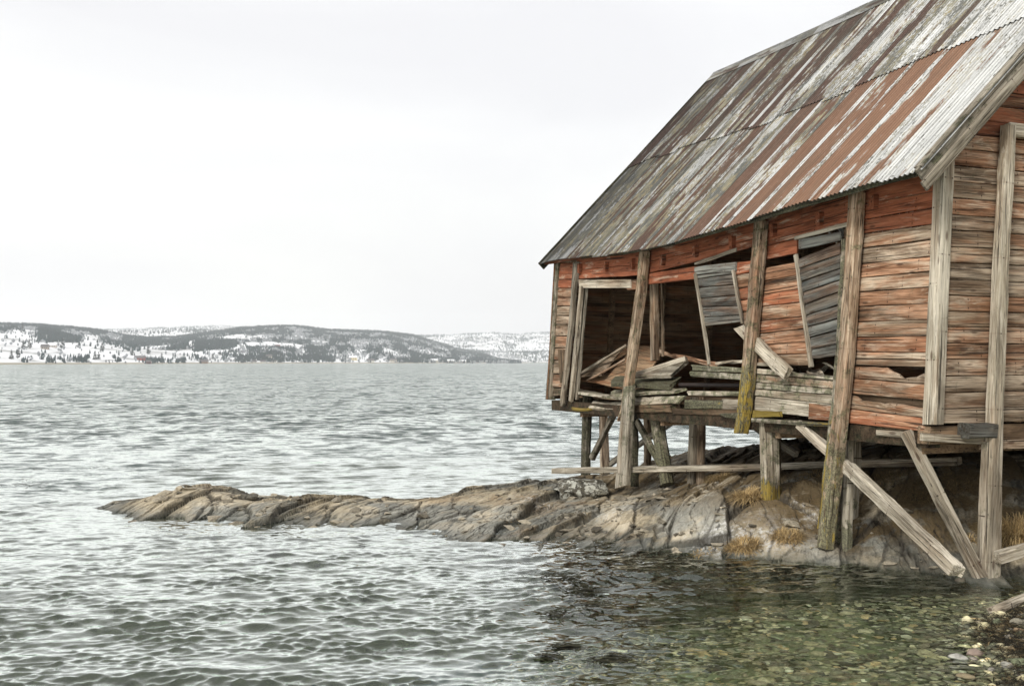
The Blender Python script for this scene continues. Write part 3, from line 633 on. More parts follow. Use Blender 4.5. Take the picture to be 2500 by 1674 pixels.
def dens_near(px, tt):
    nz = fbm(px * 0.02, tt * 6, 4); ny = fbm(px * 0.05 + 50, tt * 14, 3)
    ridge = sstep(0.80, 0.90, tt + 0.1 * nz)
    main = sstep(480, 700, px)
    d = np.clip(0.03 + 0.07 * main + 0.75 * sstep(0.02, 0.22, nz + 0.5 * ny + 0.2 * main) * (0.45 + 0.5 * main) + ridge * 1.0 + 0.45 * sstep(0.45, 0.75, tt + 0.25 * nz) + 0.12 * main, 0, 1)
    def box(x0, x1, t0, t1): return (px > x0) & (px < x1) & (tt > t0) & (tt < t1)
    con = (ridge > 0.5) | (nz + 0.6 * ny + 0.12 * main > 0.14)
    for x0, x1, t0, t1 in [(92, 150, 0.42, 0.95), (160, 200, 0.4, 0.56), (250, 500, 0.52, 0.62), (478, 572, 0.20, 0.45), (410, 465, 0.28, 0.4), (580, 690, 0.02, 0.09), (700, 820, 0.02, 0.10), (330, 380, 0.6, 0.95), (420, 560, 0.7, 0.82), (560, 700, 0.62, 0.74)]:
        k = box(x0 + 14 * ny, x1 + 10 * ny, t0, t1); d = np.where(k, 1.0, d); con = con | k
    for x0, x1, t0, t1 in [(-100, 92, 0.08, 0.50), (90, 300, 0.10, 0.36), (200, 245, 0.45, 0.78), (300, 470, 0.08, 0.24), (590, 745, 0.24, 0.36), (935, 965, 0.12, 0.34), (455, 480, 0.40, 0.58), (540, 600, 0.5, 0.66)]:
        k = box(x0 - 12 * ny, x1 + 12 * ny, t0, t1); d = np.where(k, 0.02, d)
    d = np.where(tt < 0.012, 0, d)
    return d * np.where(con, 1, 0.75), con.astype(float)
f1 = forest('hillside_forest', surf_near, (-500, 1270), 85000, dens_near, 8.5, 21); f1['label'] = 'dark winter forest covering the snowy hill'
def dens_far(px, tt):
    nz = fbm(px * 0.012, tt * 7, 4); low = sstep(0.35, 0.1, tt); d = np.clip(0.25 + 0.9 * sstep(-0.1, 0.2, nz) * 0.6 + 0.5 * low, 0, 1)
    return d, ((nz > 0.16) | ((low > 0.4) & (nz > 0.0))).astype(float)
f2 = forest('distant_forest', surf_far, (150, 1700), 26000, dens_far, 10.5, 22); f2['label'] = 'pale distant woods on the hill beyond the headland'
f3 = forest('middle_forest', surf_mid, (-100, 760), 9000, lambda p, t: (np.clip(0.35 + 1.2 * fbm(p * 0.01, t * 5, 3), 0.05, 1), (fbm(p * 0.01, t * 5, 3) > 0.02).astype(float)), 9.5, 23); f3['label'] = 'grey woods on the middle hill behind the near ridge'

# ------------------------------------------------------------------ haze
hb = [(-5200, -300, -9), (5200, -300, -9), (5200, 7600, -9), (-5200, 7600, -9), (-5200, -300, 330), (5200, -300, 330), (5200, 7600, 330), (-5200, 7600, 330)]
t = NT('haze'); t.n.remove(t.b); pv = t.new('ShaderNodeVolumePrincipled'); pv.inputs['Density'].default_value = 0.00012; pv.inputs['Color'].default_value = (0.96, 0.985, 1.0, 1); pv.inputs['Anisotropy'].default_value = 0.0
t.l.new(pv.outputs[0], t.n['Material Output'].inputs['Volume'])
HAZE = mesh_obj('haze', hb, [(0, 3, 2, 1), (4, 5, 6, 7), (0, 1, 5, 4), (1, 2, 6, 5), (2, 3, 7, 6), (3, 0, 4, 7)], t.m); tag(HAZE, kind='stuff')
HAZE['label'] = 'thin pale haze over the fjord'

# ------------------------------------------------------------------ the barn
BL = Wac(1340, 962)[0]                      # length of the long wall
BW = 7.45                                   # width
barn = empty('boathouse', BP(0, 0, 0) * np.array([1, 1, 0])); tag(barn, 'derelict red wooden boathouse on stilts with rusty corrugated roof', 'boathouse')

# --- roof shape
eave_px = [(1326, 638), (1434, 621), (1461, 618), (1559, 605), (1650, 583), (1724, 562), (1750, 554), (1846, 525), (2000, 478), (2100, 453), (2161, 429), (2243, 410)]
A0, A1 = -0.32, BL + 0.28
def eave_b(a): return -0.60 + 0.42 * (a - A0) / (A1 - A0)
ea, ec = [], []
for x, y in eave_px:
    b = -0.4
    for _ in range(4): a, c = Wac(x, y, b); b = eave_b(a)
    ea.append(a); ec.append(c)
o_ = np.argsort(ea); ea, ec = np.array(ea)[o_], np.array(ec)[o_]
pf = np.polyfit(ea, ec, 5)
def eave_c(a): return float(np.polyval(pf, min(max(a, A0 - .1), A1)))
RB_, RC_ = Gbc(1742, 186, A1)
def ridge_bc(a):
    f = (a - A0) / (A1 - A0); return RB_, RC_ + 0.16 * (1 - f) - 0.10 * math.sin(math.pi * f)
def roof_pt(a, t):
    rb, rc = ridge_bc(a); eb, ecc = eave_b(a), eave_c(a); sag = -0.05 * math.sin(math.pi * t) * (0.4 + 0.6 * math.sin(a * 0.55))
    return BP(a, eb + (rb - eb) * t, ecc + (rc - ecc) * t + sag)
def roof_abc(a): return (eave_b(a), eave_c(a)), ridge_bc(a)
def roof_back(a, t):
    rb, rc = ridge_bc(a); return BP(a, rb + (rb + 0.35) * (1 - t), rc + (3.0 - rc) * (1 - t))

# roof frame: rafters and battens in one timber frame
def boxes_mesh(name, parent, segs, mat, col):
    V, F = [], []
    for p, q, w, d, nv in segs:
        p, q = np.asarray(p, float), np.asarray(q, float); ex = (q - p) / np.linalg.norm(q - p); nv = nv - (nv @ ex) * ex; nv = nv / np.linalg.norm(nv); ey = np.cross(nv, ex); o = len(V)
        for e in (p, q):
            for u, v in ((-1, -1), (1, -1), (1, 1), (-1, 1)): V.append(e + ey * u * w / 2 + nv * v * d / 2)
        F += [(o, o + 1, o + 2, o + 3), (o + 7, o + 6, o + 5, o + 4)] + [(o + j, o + 4 + j, o + 4 + (j + 1) % 4, o + (j + 1) % 4) for j in range(4)]
    o0 = np.array(V).mean(0); return mesh_obj(name, np.array(V) - o0, F, mat, parent, Matrix.Translation(Vector(o0)), False, col)
NR = np.cross(D1, roof_pt(5, 1) - roof_pt(5, 0)); NR /= np.linalg.norm(NR)
if NR[2] < 0: NR = -NR
NRB = np.cross(D1, roof_back(5, 1) - roof_back(5, 0)); NRB /= np.linalg.norm(NRB)
if NRB[2] < 0: NRB = -NRB
segs = []
for a in np.linspace(0.15, BL - 0.15, 12):
    segs.append((roof_pt(a, 0.03) - NR * 0.14, roof_pt(a, 1) - NR * 0.14, 0.09, 0.14, NR)); segs.append((roof_back(a, 0.05) - NRB * 0.14, roof_back(a, 1) - NRB * 0.14, 0.09, 0.14, NRB))
for tt in (0.12, 0.3, 0.48, 0.66, 0.84):
    for k in range(8):
        a_, b_ = np.interp([k, k + 1], [0, 8], [A0 + 0.1, A1 - 0.1]); segs.append((roof_pt(a_, tt) - NR * 0.045, roof_pt(b_, tt) - NR * 0.045, 0.09, 0.03, NR)); segs.append((roof_back(a_, tt) - NRB * 0.045, roof_back(b_, tt) - NRB * 0.045, 0.09, 0.03, NRB))
roof = boxes_mesh('roof', barn, segs, M_DARK, (0, 0, 0, 1))

NCOL = 17; CW = (A1 - A0) / NCOL
def sheet(fn, nv, a_lo, t0, t1, lift, col, skew=0.0):
    ns, nl, ribs = 71, 7, 8
    o0 = fn(a_lo, t1); ex = fn(a_lo, t0) - o0; w = CW * 1.09
    M, R = frame(o0, ex, nv)
    V, va = [], []
    for i in range(nl):
        t = t1 + (t0 - t1) * i / (nl - 1)
        for j in range(ns):
            u = j / (ns - 1); a = a_lo - 0.045 + u * w + skew * i / (nl - 1)
            p = fn(min(max(a, A0 - 0.06), A1 + 0.04), t)
            p = p + nv * (lift + 0.006 * (1 - u) + 0.012 * math.sin(2 * math.pi * ribs * u * 1.09) + random.uniform(-0.0012, 0.0012))
            V.append(R @ (p - o0)); s_ = math.sin(2 * math.pi * ribs * u * 1.09); va.append((max(0.0, 0.1 - s_) / 1.1,) * 3)
    o = mesh_obj('roof_sheet', V, grid_faces(nl, ns), M_ROOF, roof, M, True, col); vcol(o, 'valley', va); return o
# (rust, lichen, orange, tone), column 0 is the nearest
low = [(0.07, 0.15, 0.2, 0.95), (0.28, 0.25, 0.6, 0.95), (0.72, 0.3, 0.8, 1.0), (0.82, 0.25, 0.75, 1.0), (0.60, 0.5, 0.65, 1.0), (0.78, 0.3, 0.6, 1), (0.35, 0.85, 0.3, 0.95), (0.8, 0.3, 0.3, 0.95), (0.42, 0.8, 0.25, 0.95), (0.68, 0.6, 0.25, 0.9), (0.55, 0.7, 0.15, 0.9),
       (0.30, 0.8, 0.1, 0.95), (0.6, 0.7, 0.1, 0.85), (0.38, 0.8, 0.1, 0.9), (0.5, 0.8, 0.05, 0.85), (0.25, 0.7, 0, 0.9), (0.30, 0.95, 0, 0.6)]
upp = [(0.04, 0.0, 0, 1.08), (0.07, 0.0, 0, 1.08), (0.16, 0.2, 0, 1.1), (0.45, 0.6, 0.0, 1.0), (0.22, 0.6, 0, 1.1), (0.55, 0.6, 0.0, 0.9), (0.32, 0.5, 0, 1.05), (0.62, 0.5, 0.05, 0.9), (0.25, 0.5, 0, 1.05), (0.66, 0.5, 0, 0.85), (0.50, 0.6, 0, 0.9), (0.34, 0.6, 0, 1.0), (0.62, 0.6, 0, 0.8), (0.30, 0.6, 0, 1.0),
       (0.6, 0.6, 0, 0.8), (0.36, 0.7, 0, 0.9), (0.62, 0.8, 0, 0.7)]
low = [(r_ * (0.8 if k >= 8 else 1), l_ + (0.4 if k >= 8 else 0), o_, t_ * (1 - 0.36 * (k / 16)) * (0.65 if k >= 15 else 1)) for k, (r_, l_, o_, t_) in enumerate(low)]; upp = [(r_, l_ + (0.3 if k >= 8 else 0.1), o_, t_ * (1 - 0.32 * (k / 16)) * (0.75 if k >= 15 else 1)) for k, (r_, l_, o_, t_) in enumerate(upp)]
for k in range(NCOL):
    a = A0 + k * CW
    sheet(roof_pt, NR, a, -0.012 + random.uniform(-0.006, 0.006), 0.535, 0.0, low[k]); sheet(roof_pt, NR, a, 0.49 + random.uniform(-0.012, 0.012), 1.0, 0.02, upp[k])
    if k % 2 == 0:
        CW *= 2; sheet(roof_back, NRB, a, 0.0, 1.0, 0.0, (0.5, 0.5, 0.1, 0.9)); CW /= 2
# ridge cap, fascia along the eave, verge boards
for k in range(9):
    a, b = np.interp([k, k + 1.04], [0, 9], [A0 - 0.03, A1]); 
    p, q = roof_pt(a, 1), roof_pt(min(b, A1 + 0.05), 1); dn, db = (roof_pt(5, 0.955) - roof_pt(5, 1)), (roof_back(5, 0.955) - roof_back(5, 1)); z = np.array([0, 0, 0.085 + 0.004 * (k % 2)])
    V = [p + dn + z - z * .3, p + z, p + db + z * .7, q + dn + z * .7, q + z, q + db + z * .7]; o0 = p.copy()
    M_, R_ = frame(o0, q - p, NR); mesh_obj('ridge_cap', [R_ @ (v - o0) for v in V], [(0, 1, 4, 3), (1, 2, 5, 4)], M_ROOF, roof, M_, False, (0.3, 0.8, 0, 0.5))
for k in range(6):
    a, b = np.interp([k, k + 1], [0, 6], [A0 + 0.02, A1 - 0.02]); q = []
    for aa, dz in ((a, -0.125), (b, -0.125), (b, -0.02), (a, -0.02)): q.append(roof_pt(aa, 0.012) + np.array([0, 0, dz]) - D2 * 0.0 + NW * 0.012)
    q = [q[1], q[0], q[3], q[2]]
    plank('fascia_board', roof, q, 0.03, M_GREY if k < 4 else M_WOOD, C(0.1 if k < 4 else 0.75, 0.75 if k < 5 else .2, 0.0, 0.62), normal=NW, jit=0.006)
def verge(a, out, t0, t1, lo, hi, th, col, nrm):
    p, q = roof_pt(a, t0), roof_pt(a, t1); o = nrm * out
    return plank('verge_board', roof, [p + o - NR * lo, q + o - NR * lo, q + o + NR * hi, p + o + NR * hi], th, M_GREY, col, normal=nrm, n=16, jit=0.003)
A0_ = A0
verge(A0, 0.02, -0.02, 1.0, 0.14, 0.045, 0.03, C(0, 0.35, 0, 0.62), NG); verge(A0, 0.05, -0.03, 1.0, 0.205, -0.085, 0.03, C(0, 0.1, 0, 1.0), NG)
cap = plank('verge_board', roof, [roof_pt(A0 - 0.05, -0.01) + NR * 0.05, roof_pt(A0 - 0.05, 1) + NR * 0.05, roof_pt(A0 + 0.07, 1) + NR * 0.05, roof_pt(A0 + 0.07, -0.01) + NR * 0.05], 0.022, M_GREY, C(0, 0.3, 0, 0.8), n=14, normal=NR)
verge(A1, 0.05, -0.015, 1.0, 0.14, 0.04, 0.03, C(0, 0.6, 0, 0.3), -NG)

# --- floor frame and far walls
segs = []
for bb in (0.12, 2.5, 5.0, BW - 0.1): segs.append((BP(0.1, bb, -0.17), BP(BL - 0.1, bb, -0.17), 0.18, 0.2, np.array([0, 0, 1.0])))
for a in np.linspace(0.4, BL - 0.3, 14): segs.append((BP(a, 0.2, -0.05), BP(a, BW - 0.2, -0.05), 0.09, 0.1, np.array([0, 0, 1.0])))
floor_ = boxes_mesh('floor', barn, segs, M_DARK, (0, 0.4, 0, 0.3))
for k in range(34):
    b0 = 0.35 + k * 0.208; gap = 0.01
    plank('floorboard', floor_, [BP(0.1, b0, 0.03), BP(BL - 0.1, b0, 0.03), BP(BL - 0.1, b0 + 0.2 - gap, 0.03), BP(0.1, b0 + 0.2 - gap, 0.03)], 0.03, M_DARK, C(0, 0, 0, 1.0), normal=np.array([0, 0, 1.0]), n=6)
def frame_wall(name, pts_fn, length, hgt, n, mat=M_DARK):
    segs = []
    nv = np.cross(pts_fn(1, 0) - pts_fn(0, 0), pts_fn(0, 1) - pts_fn(0, 0))
    for u in np.linspace(0.1, length - 0.1, n):
        h = hgt(u); segs.append((pts_fn(u, 0), pts_fn(u, h), 0.1, 0.1, nv))
    return boxes_mesh(name, barn, segs, mat, (0, 0, 0, 1))
WH = 2.95
back_wall = frame_wall('back_wall', lambda u, v: BP(u, BW - 0.1, v), BL, lambda u: WH, 9)
for k in range(17):
    c0 = -0.05 + k * 0.2; plank('wall_board', back_wall, [BP(BL, BW + 0.004 * (k % 2), c0), BP(0, BW + 0.004 * (k % 2), c0), BP(0, BW + 0.004 * (k % 2), c0 + 0.207), BP(BL, BW + 0.004 * (k % 2), c0 + 0.207)], 0.025, M_DARK if k % 3 else M_WOOD, C(0.5, 0, 0, 1.0), normal=D2, n=8, jit=0.002)
def gable_span(c, extra=0.0, a=0.0):
    e0, r0 = roof_abc(a); lo = max(0.0, e0[0] + (c + 0.11 - e0[1]) * (r0[0] - e0[0]) / (r0[1] - e0[1])); return lo + extra, BW - lo - extra
far_gable = frame_wall('far_gable_wall', lambda u, v: BP(BL - 0.06, u, v), BW, lambda u: 2.7 + max(0, min(u, BW - u)) * 1.0, 7)
c = -0.05
while c < 6.6:
    b0, b1 = gable_span(c + 0.2, -0.05, BL); b0l, b1l = gable_span(c, -0.05, BL); plank('wall_board', far_gable, [BP(BL, b0l, c), BP(BL, b1l, c), BP(BL, b1, c + 0.204), BP(BL, b0, c + 0.204)], 0.025, M_DARK, C(0.4, 0, 0, 1.0), normal=-NG, n=7, jit=0.002); c += 0.2

def vq(q): return [q[1], q[2], q[3], q[0]]      # upright board: (lb, rb, rt, lt)
def Wb_(x, y, b_): return W(x, y, -b_)
# --- long wall towards the water
lw = boxes_mesh('long_wall', barn, [(BP(a, 0.1, 0.0), BP(a, 0.1, h), 0.1, 0.1, D2) for a, h in ((0.1, 2.8), (1.7, 2.8), (3.6, 2.75), (BL - 0.12, 2.7))] + [(BP(0, 0.09, 2.72), BP(5, 0.09, 2.62), 0.12, 0.12, D2), (BP(5, 0.09, 2.62), BP(BL, 0.09, 2.70), 0.12, 0.12, D2)], M_DARK, (0, 0, 0, 1))
def wb(xl, xr, yl, yr, col, mat=M_WOOD, name='wall_board', parent=lw, off=0.0, th=0.028, **kw):
    """board on the long wall: xl/xr = (x at top, x at bottom) of each end, yl/yr = (top, bottom) rows in the photo"""
    g = 0.9
    q = [W(xl[1], yl[1] - g, off), W(xr[1], yr[1] - g, off), W(xr[0], yr[0] + g, off), W(xl[0], yl[0] + g, off)]
    return plank(name, parent, q, th, mat, col, normal=NW, **{'tilt': -0.05, **kw})
def rows(lx, rx_, ly, ry_, cols, off=0.0, mat=M_WOOD, parent=lw, name='wall_board', jag=None, **kw):
    """stack of boards between two edges; lx, rx_ map a row to x"""
    for k in range(len(ly) - 1):
        wb((lx(ly[k]), lx(ly[k + 1])), (rx_(ry_[k]), rx_(ry_[k + 1])), (ly[k], ly[k + 1]), (ry_[k], ry_[k + 1]), cols[k] if isinstance(cols, list) else cols(), mat, name, parent, off + random.uniform(-0.004, 0.004), jag=(jag(k) if jag else (0, 0)), **kw)
def lin(y0, x0, y1, x1): return lambda y: x0 + (x1 - x0) * (y - y0) / (y1 - y0)
# far end: narrow bay
ys = [640, 682, 703, 726, 747, 770, 792, 820, 849, 878, 912, 945]
rows(lin(640, 1362, 974, 1341), lin(640, 1408, 987, 1380), ys, ys, [C(0.85), C(0.85)] + [C(0.28, 0.1, 0, 0.9) for _ in range(10)])
rows(lin(640, 1362, 974, 1341), lin(640, 1408, 987, 1380), [948, 968], [946, 964], [C(0.1, 0.4, 0, 0.55)], off=-0.02)
# frieze under the eave
def fr(p, paint=1.05, off=0.004, **kw): return plank('frieze_board', lw, [W(x, y, off) for x, y in p], 0.03, M_WOOD, C(paint, 0, 0, 1.0, 0.05), normal=NW, **kw)
fr([(1408, 658), (1562, 645), (1566, 604), (1408, 632)]); fr([(1407, 681), (1560, 672), (1562, 646), (1408, 659)])
fr([(1584, 637.5), (1838, 583), (1844, 532), (1588, 598)]); fr([(1583, 667), (1838, 602), (1838, 584.5), (1584, 639)]); fr([(1582, 694), (1699, 680), (1697, 650), (1583, 668)], jag=(0, 0.01))
plank('frieze_board', lw, [W(1695, 648, 0.02), W(1797, 614, 0.02), W(1797, 605, 0.02), W(1695, 640, 0.02)], 0.02, M_GREY, C(0.1, 0, 0, 1.15), normal=NW)
fr([(1868, 568), (2076, 512), (2080, 462), (1870, 526)]); fr([(1867, 601), (2074, 545), (2076, 513.5), (1868, 569.5)]); fr([(1864, 634), (1945, 618), (1946, 583), (1866, 602.5)], jag=(0, 0.01))
plank('frieze_board', lw, [W(1939, 587, 0.02), W(2074, 551, 0.02), W(2074, 540, 0.02), W(1939, 577, 0.02)], 0.02, M_GREY, C(0.05, 0, 0, 1.05), normal=NW)
# ends of the rafter ties poking through the frieze
for (x, y) in [(1420, 655), (1484, 651), (1549, 644), (1623, 634), (1703, 614), (1793, 591), (1893, 562), (2007, 534), (2139, 493)]:
    a, c = Wac(x, y); hh, ww = 0.15, 0.085
    timber('tie_end', lw, [BP(a, 0.02, c), BP(a, -0.075, c - 0.004)], ww, hh * 1.2, M_WOOD, C(1.1, 0, 0, 0.85), normal=UP, seg=2, jit=0.002)
# grey shutter hanging over the first opening
sh1 = [(672, 661), (681, 668), (702, 694), (727, 720), (750, 745), (773, 769), (797, 786)]
shutter = boxes_mesh('shutter', barn, [(W(1706, 690, -0.02), W(1790, 680, -0.02), 0.07, 0.03, NW), (W(1718, 785, -0.02), W(1806, 772, -0.02), 0.07, 0.03, NW)], M_SHUT, (0.2, 0, 0, 0.8))
for k in range(6): wb((1700 + 17 * (sh1[k][0] - 672) / 125, 1700 + 17 * (sh1[k + 1][0] - 672) / 125), (1789 + 22 * (sh1[k][1] - 661) / 125, 1789 + 22 * (sh1[k + 1][1] - 661) / 125), (sh1[k][0], sh1[k + 1][0]), (sh1[k][1], sh1[k + 1][1]), C(0.32, 0, 0, 1.05 if k != 3 else 1.5, 0.2), M_SHUT, 'shutter_board', shutter, 0.035, jit=0.004, tilt=-0.10)
for pts, w in (([(1697, 668), (1718, 800), (1731, 890)], 0.045), ([(1789, 660), (1813, 790)], 0.035)): timber('shutter_stile', shutter, [W(x, y, 0.05) for x, y in pts], w, 0.04, M_GREY, C(0, 0.1, 0, 0.9))
wb((1694, 1697), (1795, 1795), (651, 671), (638, 662), C(0.1, 0, 0, 1.3), M_SHUT, 'shutter_board', shutter, 0.035)
# red patch between shutter and second post
rows(lin(671, 1793, 796, 1817), lin(664, 1838, 800, 1826), [640, 671, 705, 733, 761, 797], [635, 664, 698, 729, 758, 795], [C(0.95), C(0.5), C(0.75), C(0.75), C(0.5)])
# leaning red panel
rows(lin(654, 1858, 892, 1842), lin(639, 1940, 892, 1981), [654, 687, 720, 749, 784, 815, 843, 868, 892], [639, 671, 705, 737, 772, 801, 833, 863, 892], [C(p, 0, 0, 1.12) for p in (0.58, 0.5, 0.72, 0.54, 0.58, 0.58, 0.5, 0.4)])
timber('panel_stile', lw, [W(1943, 622, 0.02), W(1960, 745, 0.02), W(1981, 896, 0.02)], 0.05, 0.045, M_GREY, C(0.05, 0, 0, 0.95))
# second shutter
sl = [630, 655, 687, 713, 742, 769, 796, 823, 852, 876]; sr = [591, 620, 654, 682, 710, 742, 776, 804, 839, 868]
shutter2 = boxes_mesh('shutter', barn, [(W(1956, 660, -0.015), W(2044, 628, -0.015), 0.07, 0.03, NW), (W(1982, 850, -0.015), W(2042, 838, -0.015), 0.07, 0.03, NW)], M_SHUT, (0.2, 0, 0, 0.8))
fx = lin(630, 1947, 876, 1984)
def fxr(y): return float(np.interp(y, [591, 707, 868], [2049, 2052, 2046]))
for k in range(9): wb((fx(sl[k]), fx(sl[k + 1])), (fxr(sr[k]), fxr(sr[k + 1])), (sl[k], sl[k + 1]), (sr[k], sr[k + 1]), C(0.45 if k in (0, 3) else 0.22, 0, 0, 1.0, 0.15), M_SHUT, 'shutter_board', shutter2, 0.04 + 0.004 * (k % 2), jit=0.005, tilt=-0.12)
wb((1949, 1950), (2052, 2052), (584, 610), (564, 588), C(0.05, 0, 0, 0.95), M_SHUT, 'shutter_board', shutter2, 0.035)
# tight wall bay beside the corner
e_l = [455, 500, 538, 573, 608, 645, 680, 714, 749.5, 786, 822, 858, 875, 891]; e_r = [415, 466, 506, 546, 584, 624, 661, 700, 740, 780, 820, 861, 879, 898]
pc = [1.1, 1.05, 0.95, 0.40, 0.32, 0.58, 0.28, 0.50, 0.50, 0.32, 0.62, 0.36, 0.40]
rows(lin(455, 2100, 1035, 2058), lin(415, 2286, 1035, 2264), e_l, e_r, [C(p, 0, 0, 1.05, 0.06) for p in pc])
xl, xr_ = lin(455, 2100, 1035, 2058), lin(415, 2286, 1035, 2264)
wb((xl(893), xl(922)), (xr_(900), xr_(938)), (893, 922), (900, 938), C(0.28, 0, 0, 1.0), tear=(0.55, 1.0, 0.75), n=14)
wb((xl(922), xl(960)), (xr_(938), xr_(977)), (922, 960), (938, 977), C(0.5, 0, 0, 1.05))
wb((xl(961), xl(996)), (xr_(997), xr_(1021)), (961, 996), (997, 1021), C(0.18, 0, 0, 1.1), tear=(0.2, 0.5, 0.3), n=14)
wb((xl(996), xl(1032)), (xr_(1021), xr_(1054)), (996, 1032), (1021, 1054), C(0.85, 0, 0, 1.0), jag=(0, 0.12))
wb((xl(940), xl(1000)), (xr_(950), xr_(1010)), (950, 1000), (960, 1015), C(0, 0, 0, 0.35), M_DARK, off=-0.05)
# low boards between the second and third posts, sagging
f_l = [898, 913, 933, 948, 966, 1003]; f_r = [914, 930, 950, 966, 989, 1027]
for k, (p, m) in enumerate([(0.22, 0.45), (0.30, 0.42), (0.05, 0.45), (0.05, 0.3), (0.12, 0.2)]):
    wb((1843, 1842), (2060, 2058), (f_l[k], f_l[k + 1]), (f_r[k], f_r[k + 1]), C(p, m, 0, 1.15), M_GREY, off=0.012, tear=((0.5, 1.0, 0.35) if k == 0 else None), n=14)
plank('wall_board', lw, [W(1970, 1022, 0.022), W(2052, 1028, 0.022), W(2052, 994, 0.022), W(1972, 984, 0.022)], 0.02, M_WOOD, C(0.6), normal=NW, jag=(0.12, 0))
plank('wall_board', lw, [W(1836, 1019, 0.05), W(1906, 1017, 0.05), W(1905, 1004, 0.05), W(1838, 1001, 0.05)], 0.04, M_GREY, (0, 0.6, 0.9, 0.7), normal=NW, jag=(0, 0.06))
plank('sill_plank', lw, [W(1834, 1030, 0.06), W(2034, 1042, 0.06), W(2034, 1032, 0.06), W(1834, 1020, 0.06)], 0.12, M_GREY, C(0, 0.5, 0.45, 0.95), normal=NW)
plank('sill_plank', lw, [W(1843, 893, 0.03), W(1885, 894, 0.03), W(1885, 886, 0.03), W(1843, 885, 0.03)], 0.04, M_GREY, C(0, 0, 0, 1.2), normal=NW)
# broken boards between first and second posts
wb((1685, 1688), (1822, 1820), (889, 905), (897, 911), C(0, 0.62, 0, 0.95), M_GREY, off=0.03, jag=(0.06, 0)); wb((1681, 1684), (1820, 1818), (905, 920), (911, 929), C(0, 0.6, 0, 0.95), M_GREY, off=0.02, jag=(0.1, 0))
wb((1676, 1676), (1818, 1816), (953, 966), (954, 968), C(0, 0.35, 0.1, 1.05), M_GREY, off=0.03, jag=(0.08, 0)); wb((1671, 1671), (1763, 1762), (974, 999), (976, 998), C(0, 0.85, 0.25, 0.75), M_GREY, off=0.02); wb((1762, 1762), (1816, 1814), (973, 1000), (974, 1001), C(0, 0.1, 0, 1.05), M_GREY, off=0.01)
wb((1640, 1640), (1800, 1798), (996, 1012), (996, 1014), C(0, 0.3, 0, 0.4), M_DARK, off=0.0, th=0.15)
wb((1754, 1772), (1806, 1804), (1008, 1020), (1006, 1023), C(0, 0.6, 0, 0.7), M_GREY, off=0.08)
pipe = timber('pipe', lw, [W(1660, 939, -0.25), W(1840, 941, -0.25)], 0.07, 0.07, M_IRON, (1, 1, 1, 1), round_=True, jit=0.001)
# white door frame of the far bay
plank('door_lintel', lw, [W(1414, 703, 0.04), W(1540, 703, 0.04), W(1540, 682, 0.04), W(1412, 683, 0.04)], 0.04, M_GREY, C(0, 0, 0, 1.35, 0.03), normal=NW)
plank('door_lintel', lw, [W(1530, 708, 0.02), W(1554, 706, 0.02), W(1555, 683, 0.02), W(1530, 684, 0.02)], 0.03, M_WOOD, C(0.6), normal=NW)
timber('door_jamb', lw, [W(1421, 700, 0.03), W(1394, 980, 0.03)], 0.12, 0.07, M_GREY, C(0, 0.05, 0, 1.25, 0.03), jag=0.02)
timber('door_jamb', lw, [W(1431, 704, -0.06), W(1408, 975, -0.06)], 0.08, 0.06, M_GREY, C(0, 0.1, 0, 0.8, 0.03))
timber('inner_post', lw, [Wb_(1597, 676, 0.5), Wb_(1599, 880, 0.5)], 0.15, 0.12, M_WOOD, C(0.25, 0, 0, 1.1))
timber('inner_post', lw, [Wb_(1616, 676, 0.55), Wb_(1619, 870, 0.55)], 0.04, 0.04, M_WOOD, C(0.1, 0, 0, 0.9))
# posts on the face of the wall
timber('wall_post', lw, [W(1407, 642, 0.06), W(1398, 760, 0.06), W(1374, 987, 0.06)], 0.13, 0.09, M_GREY, C(0.08, 0.15, 0, 0.9), jag=0.04)
timber('wall_post', lw, [W(1574.5, 612, 0.1), W(1564, 720, 0.1), W(1538, 915, 0.13), W(1527, 1000, 0.13), W(1516, 1024, 0.13)], 0.18, 0.14, M_WOOD, C(0.30, 0.3, 0, 1.1), jag=0.06, widths=[0.19, 0.2, 0.19, 0.15, 0.06])
timber('wall_post', lw, [W(1859, 540, 0.1), W(1848, 670, 0.1), W(1836, 815, 0.1), W(1825, 938, 0.1), W(1809, 1055, 0.1)], 0.19, 0.15, M_WOOD, C(0.34, 0.35, 0.55, 1.0), jag=0.03, widths=[0.18, 0.19, 0.2, 0.2, 0.17])
timber('wall_post', lw, [W(2093, 470, 0.1), W(2078, 700, 0.1), W(2062, 938, 0.1), W(2040, 1120, 0.1), W(2015, 1336, 0.1)], 0.175, 0.15, M_WOOD, C(0.24, 0.2, 0.3, 1.2), jag=0.01, widths=[0.17, 0.18, 0.17, 0.185, 0.18])
timber('wall_batten', lw, [W(2064, 584, 0.06), W(2056, 720, 0.06), W(2046, 900, 0.06), W(2036, 1000, 0.06), W(2003, 1290, 0.07)], 0.06, 0.07, M_GREY, C(0.1, 0.5, 0.62, 1.0))
# corner boards
plank('corner_board', lw, vq([W(2251, 1036, 0.035), W(2281, 1036, 0.035), W(2303.5, 400, 0.035), W(2279, 415, 0.035)]), 0.035, M_GREY, C(0.02, 0.12, 0, 1.15, 0.03), normal=NW, n=14)
plank('corner_board', lw, vq([W(1331, 975, 0.035), W(1343, 975, 0.035), W(1363, 636, 0.035), W(1357, 636, 0.035)]), 0.12, M_GREY, C(0.02, 0.4, 0, 0.8), normal=NW, n=10)
plank('wall_board', lw, vq([W(1367, 935, 0.08), W(1378, 935, 0.08), W(1380, 853, 0.08), W(1361, 853, 0.08)]), 0.03, M_DARK, C(0, 0.3, 0, 0.6), normal=NW)

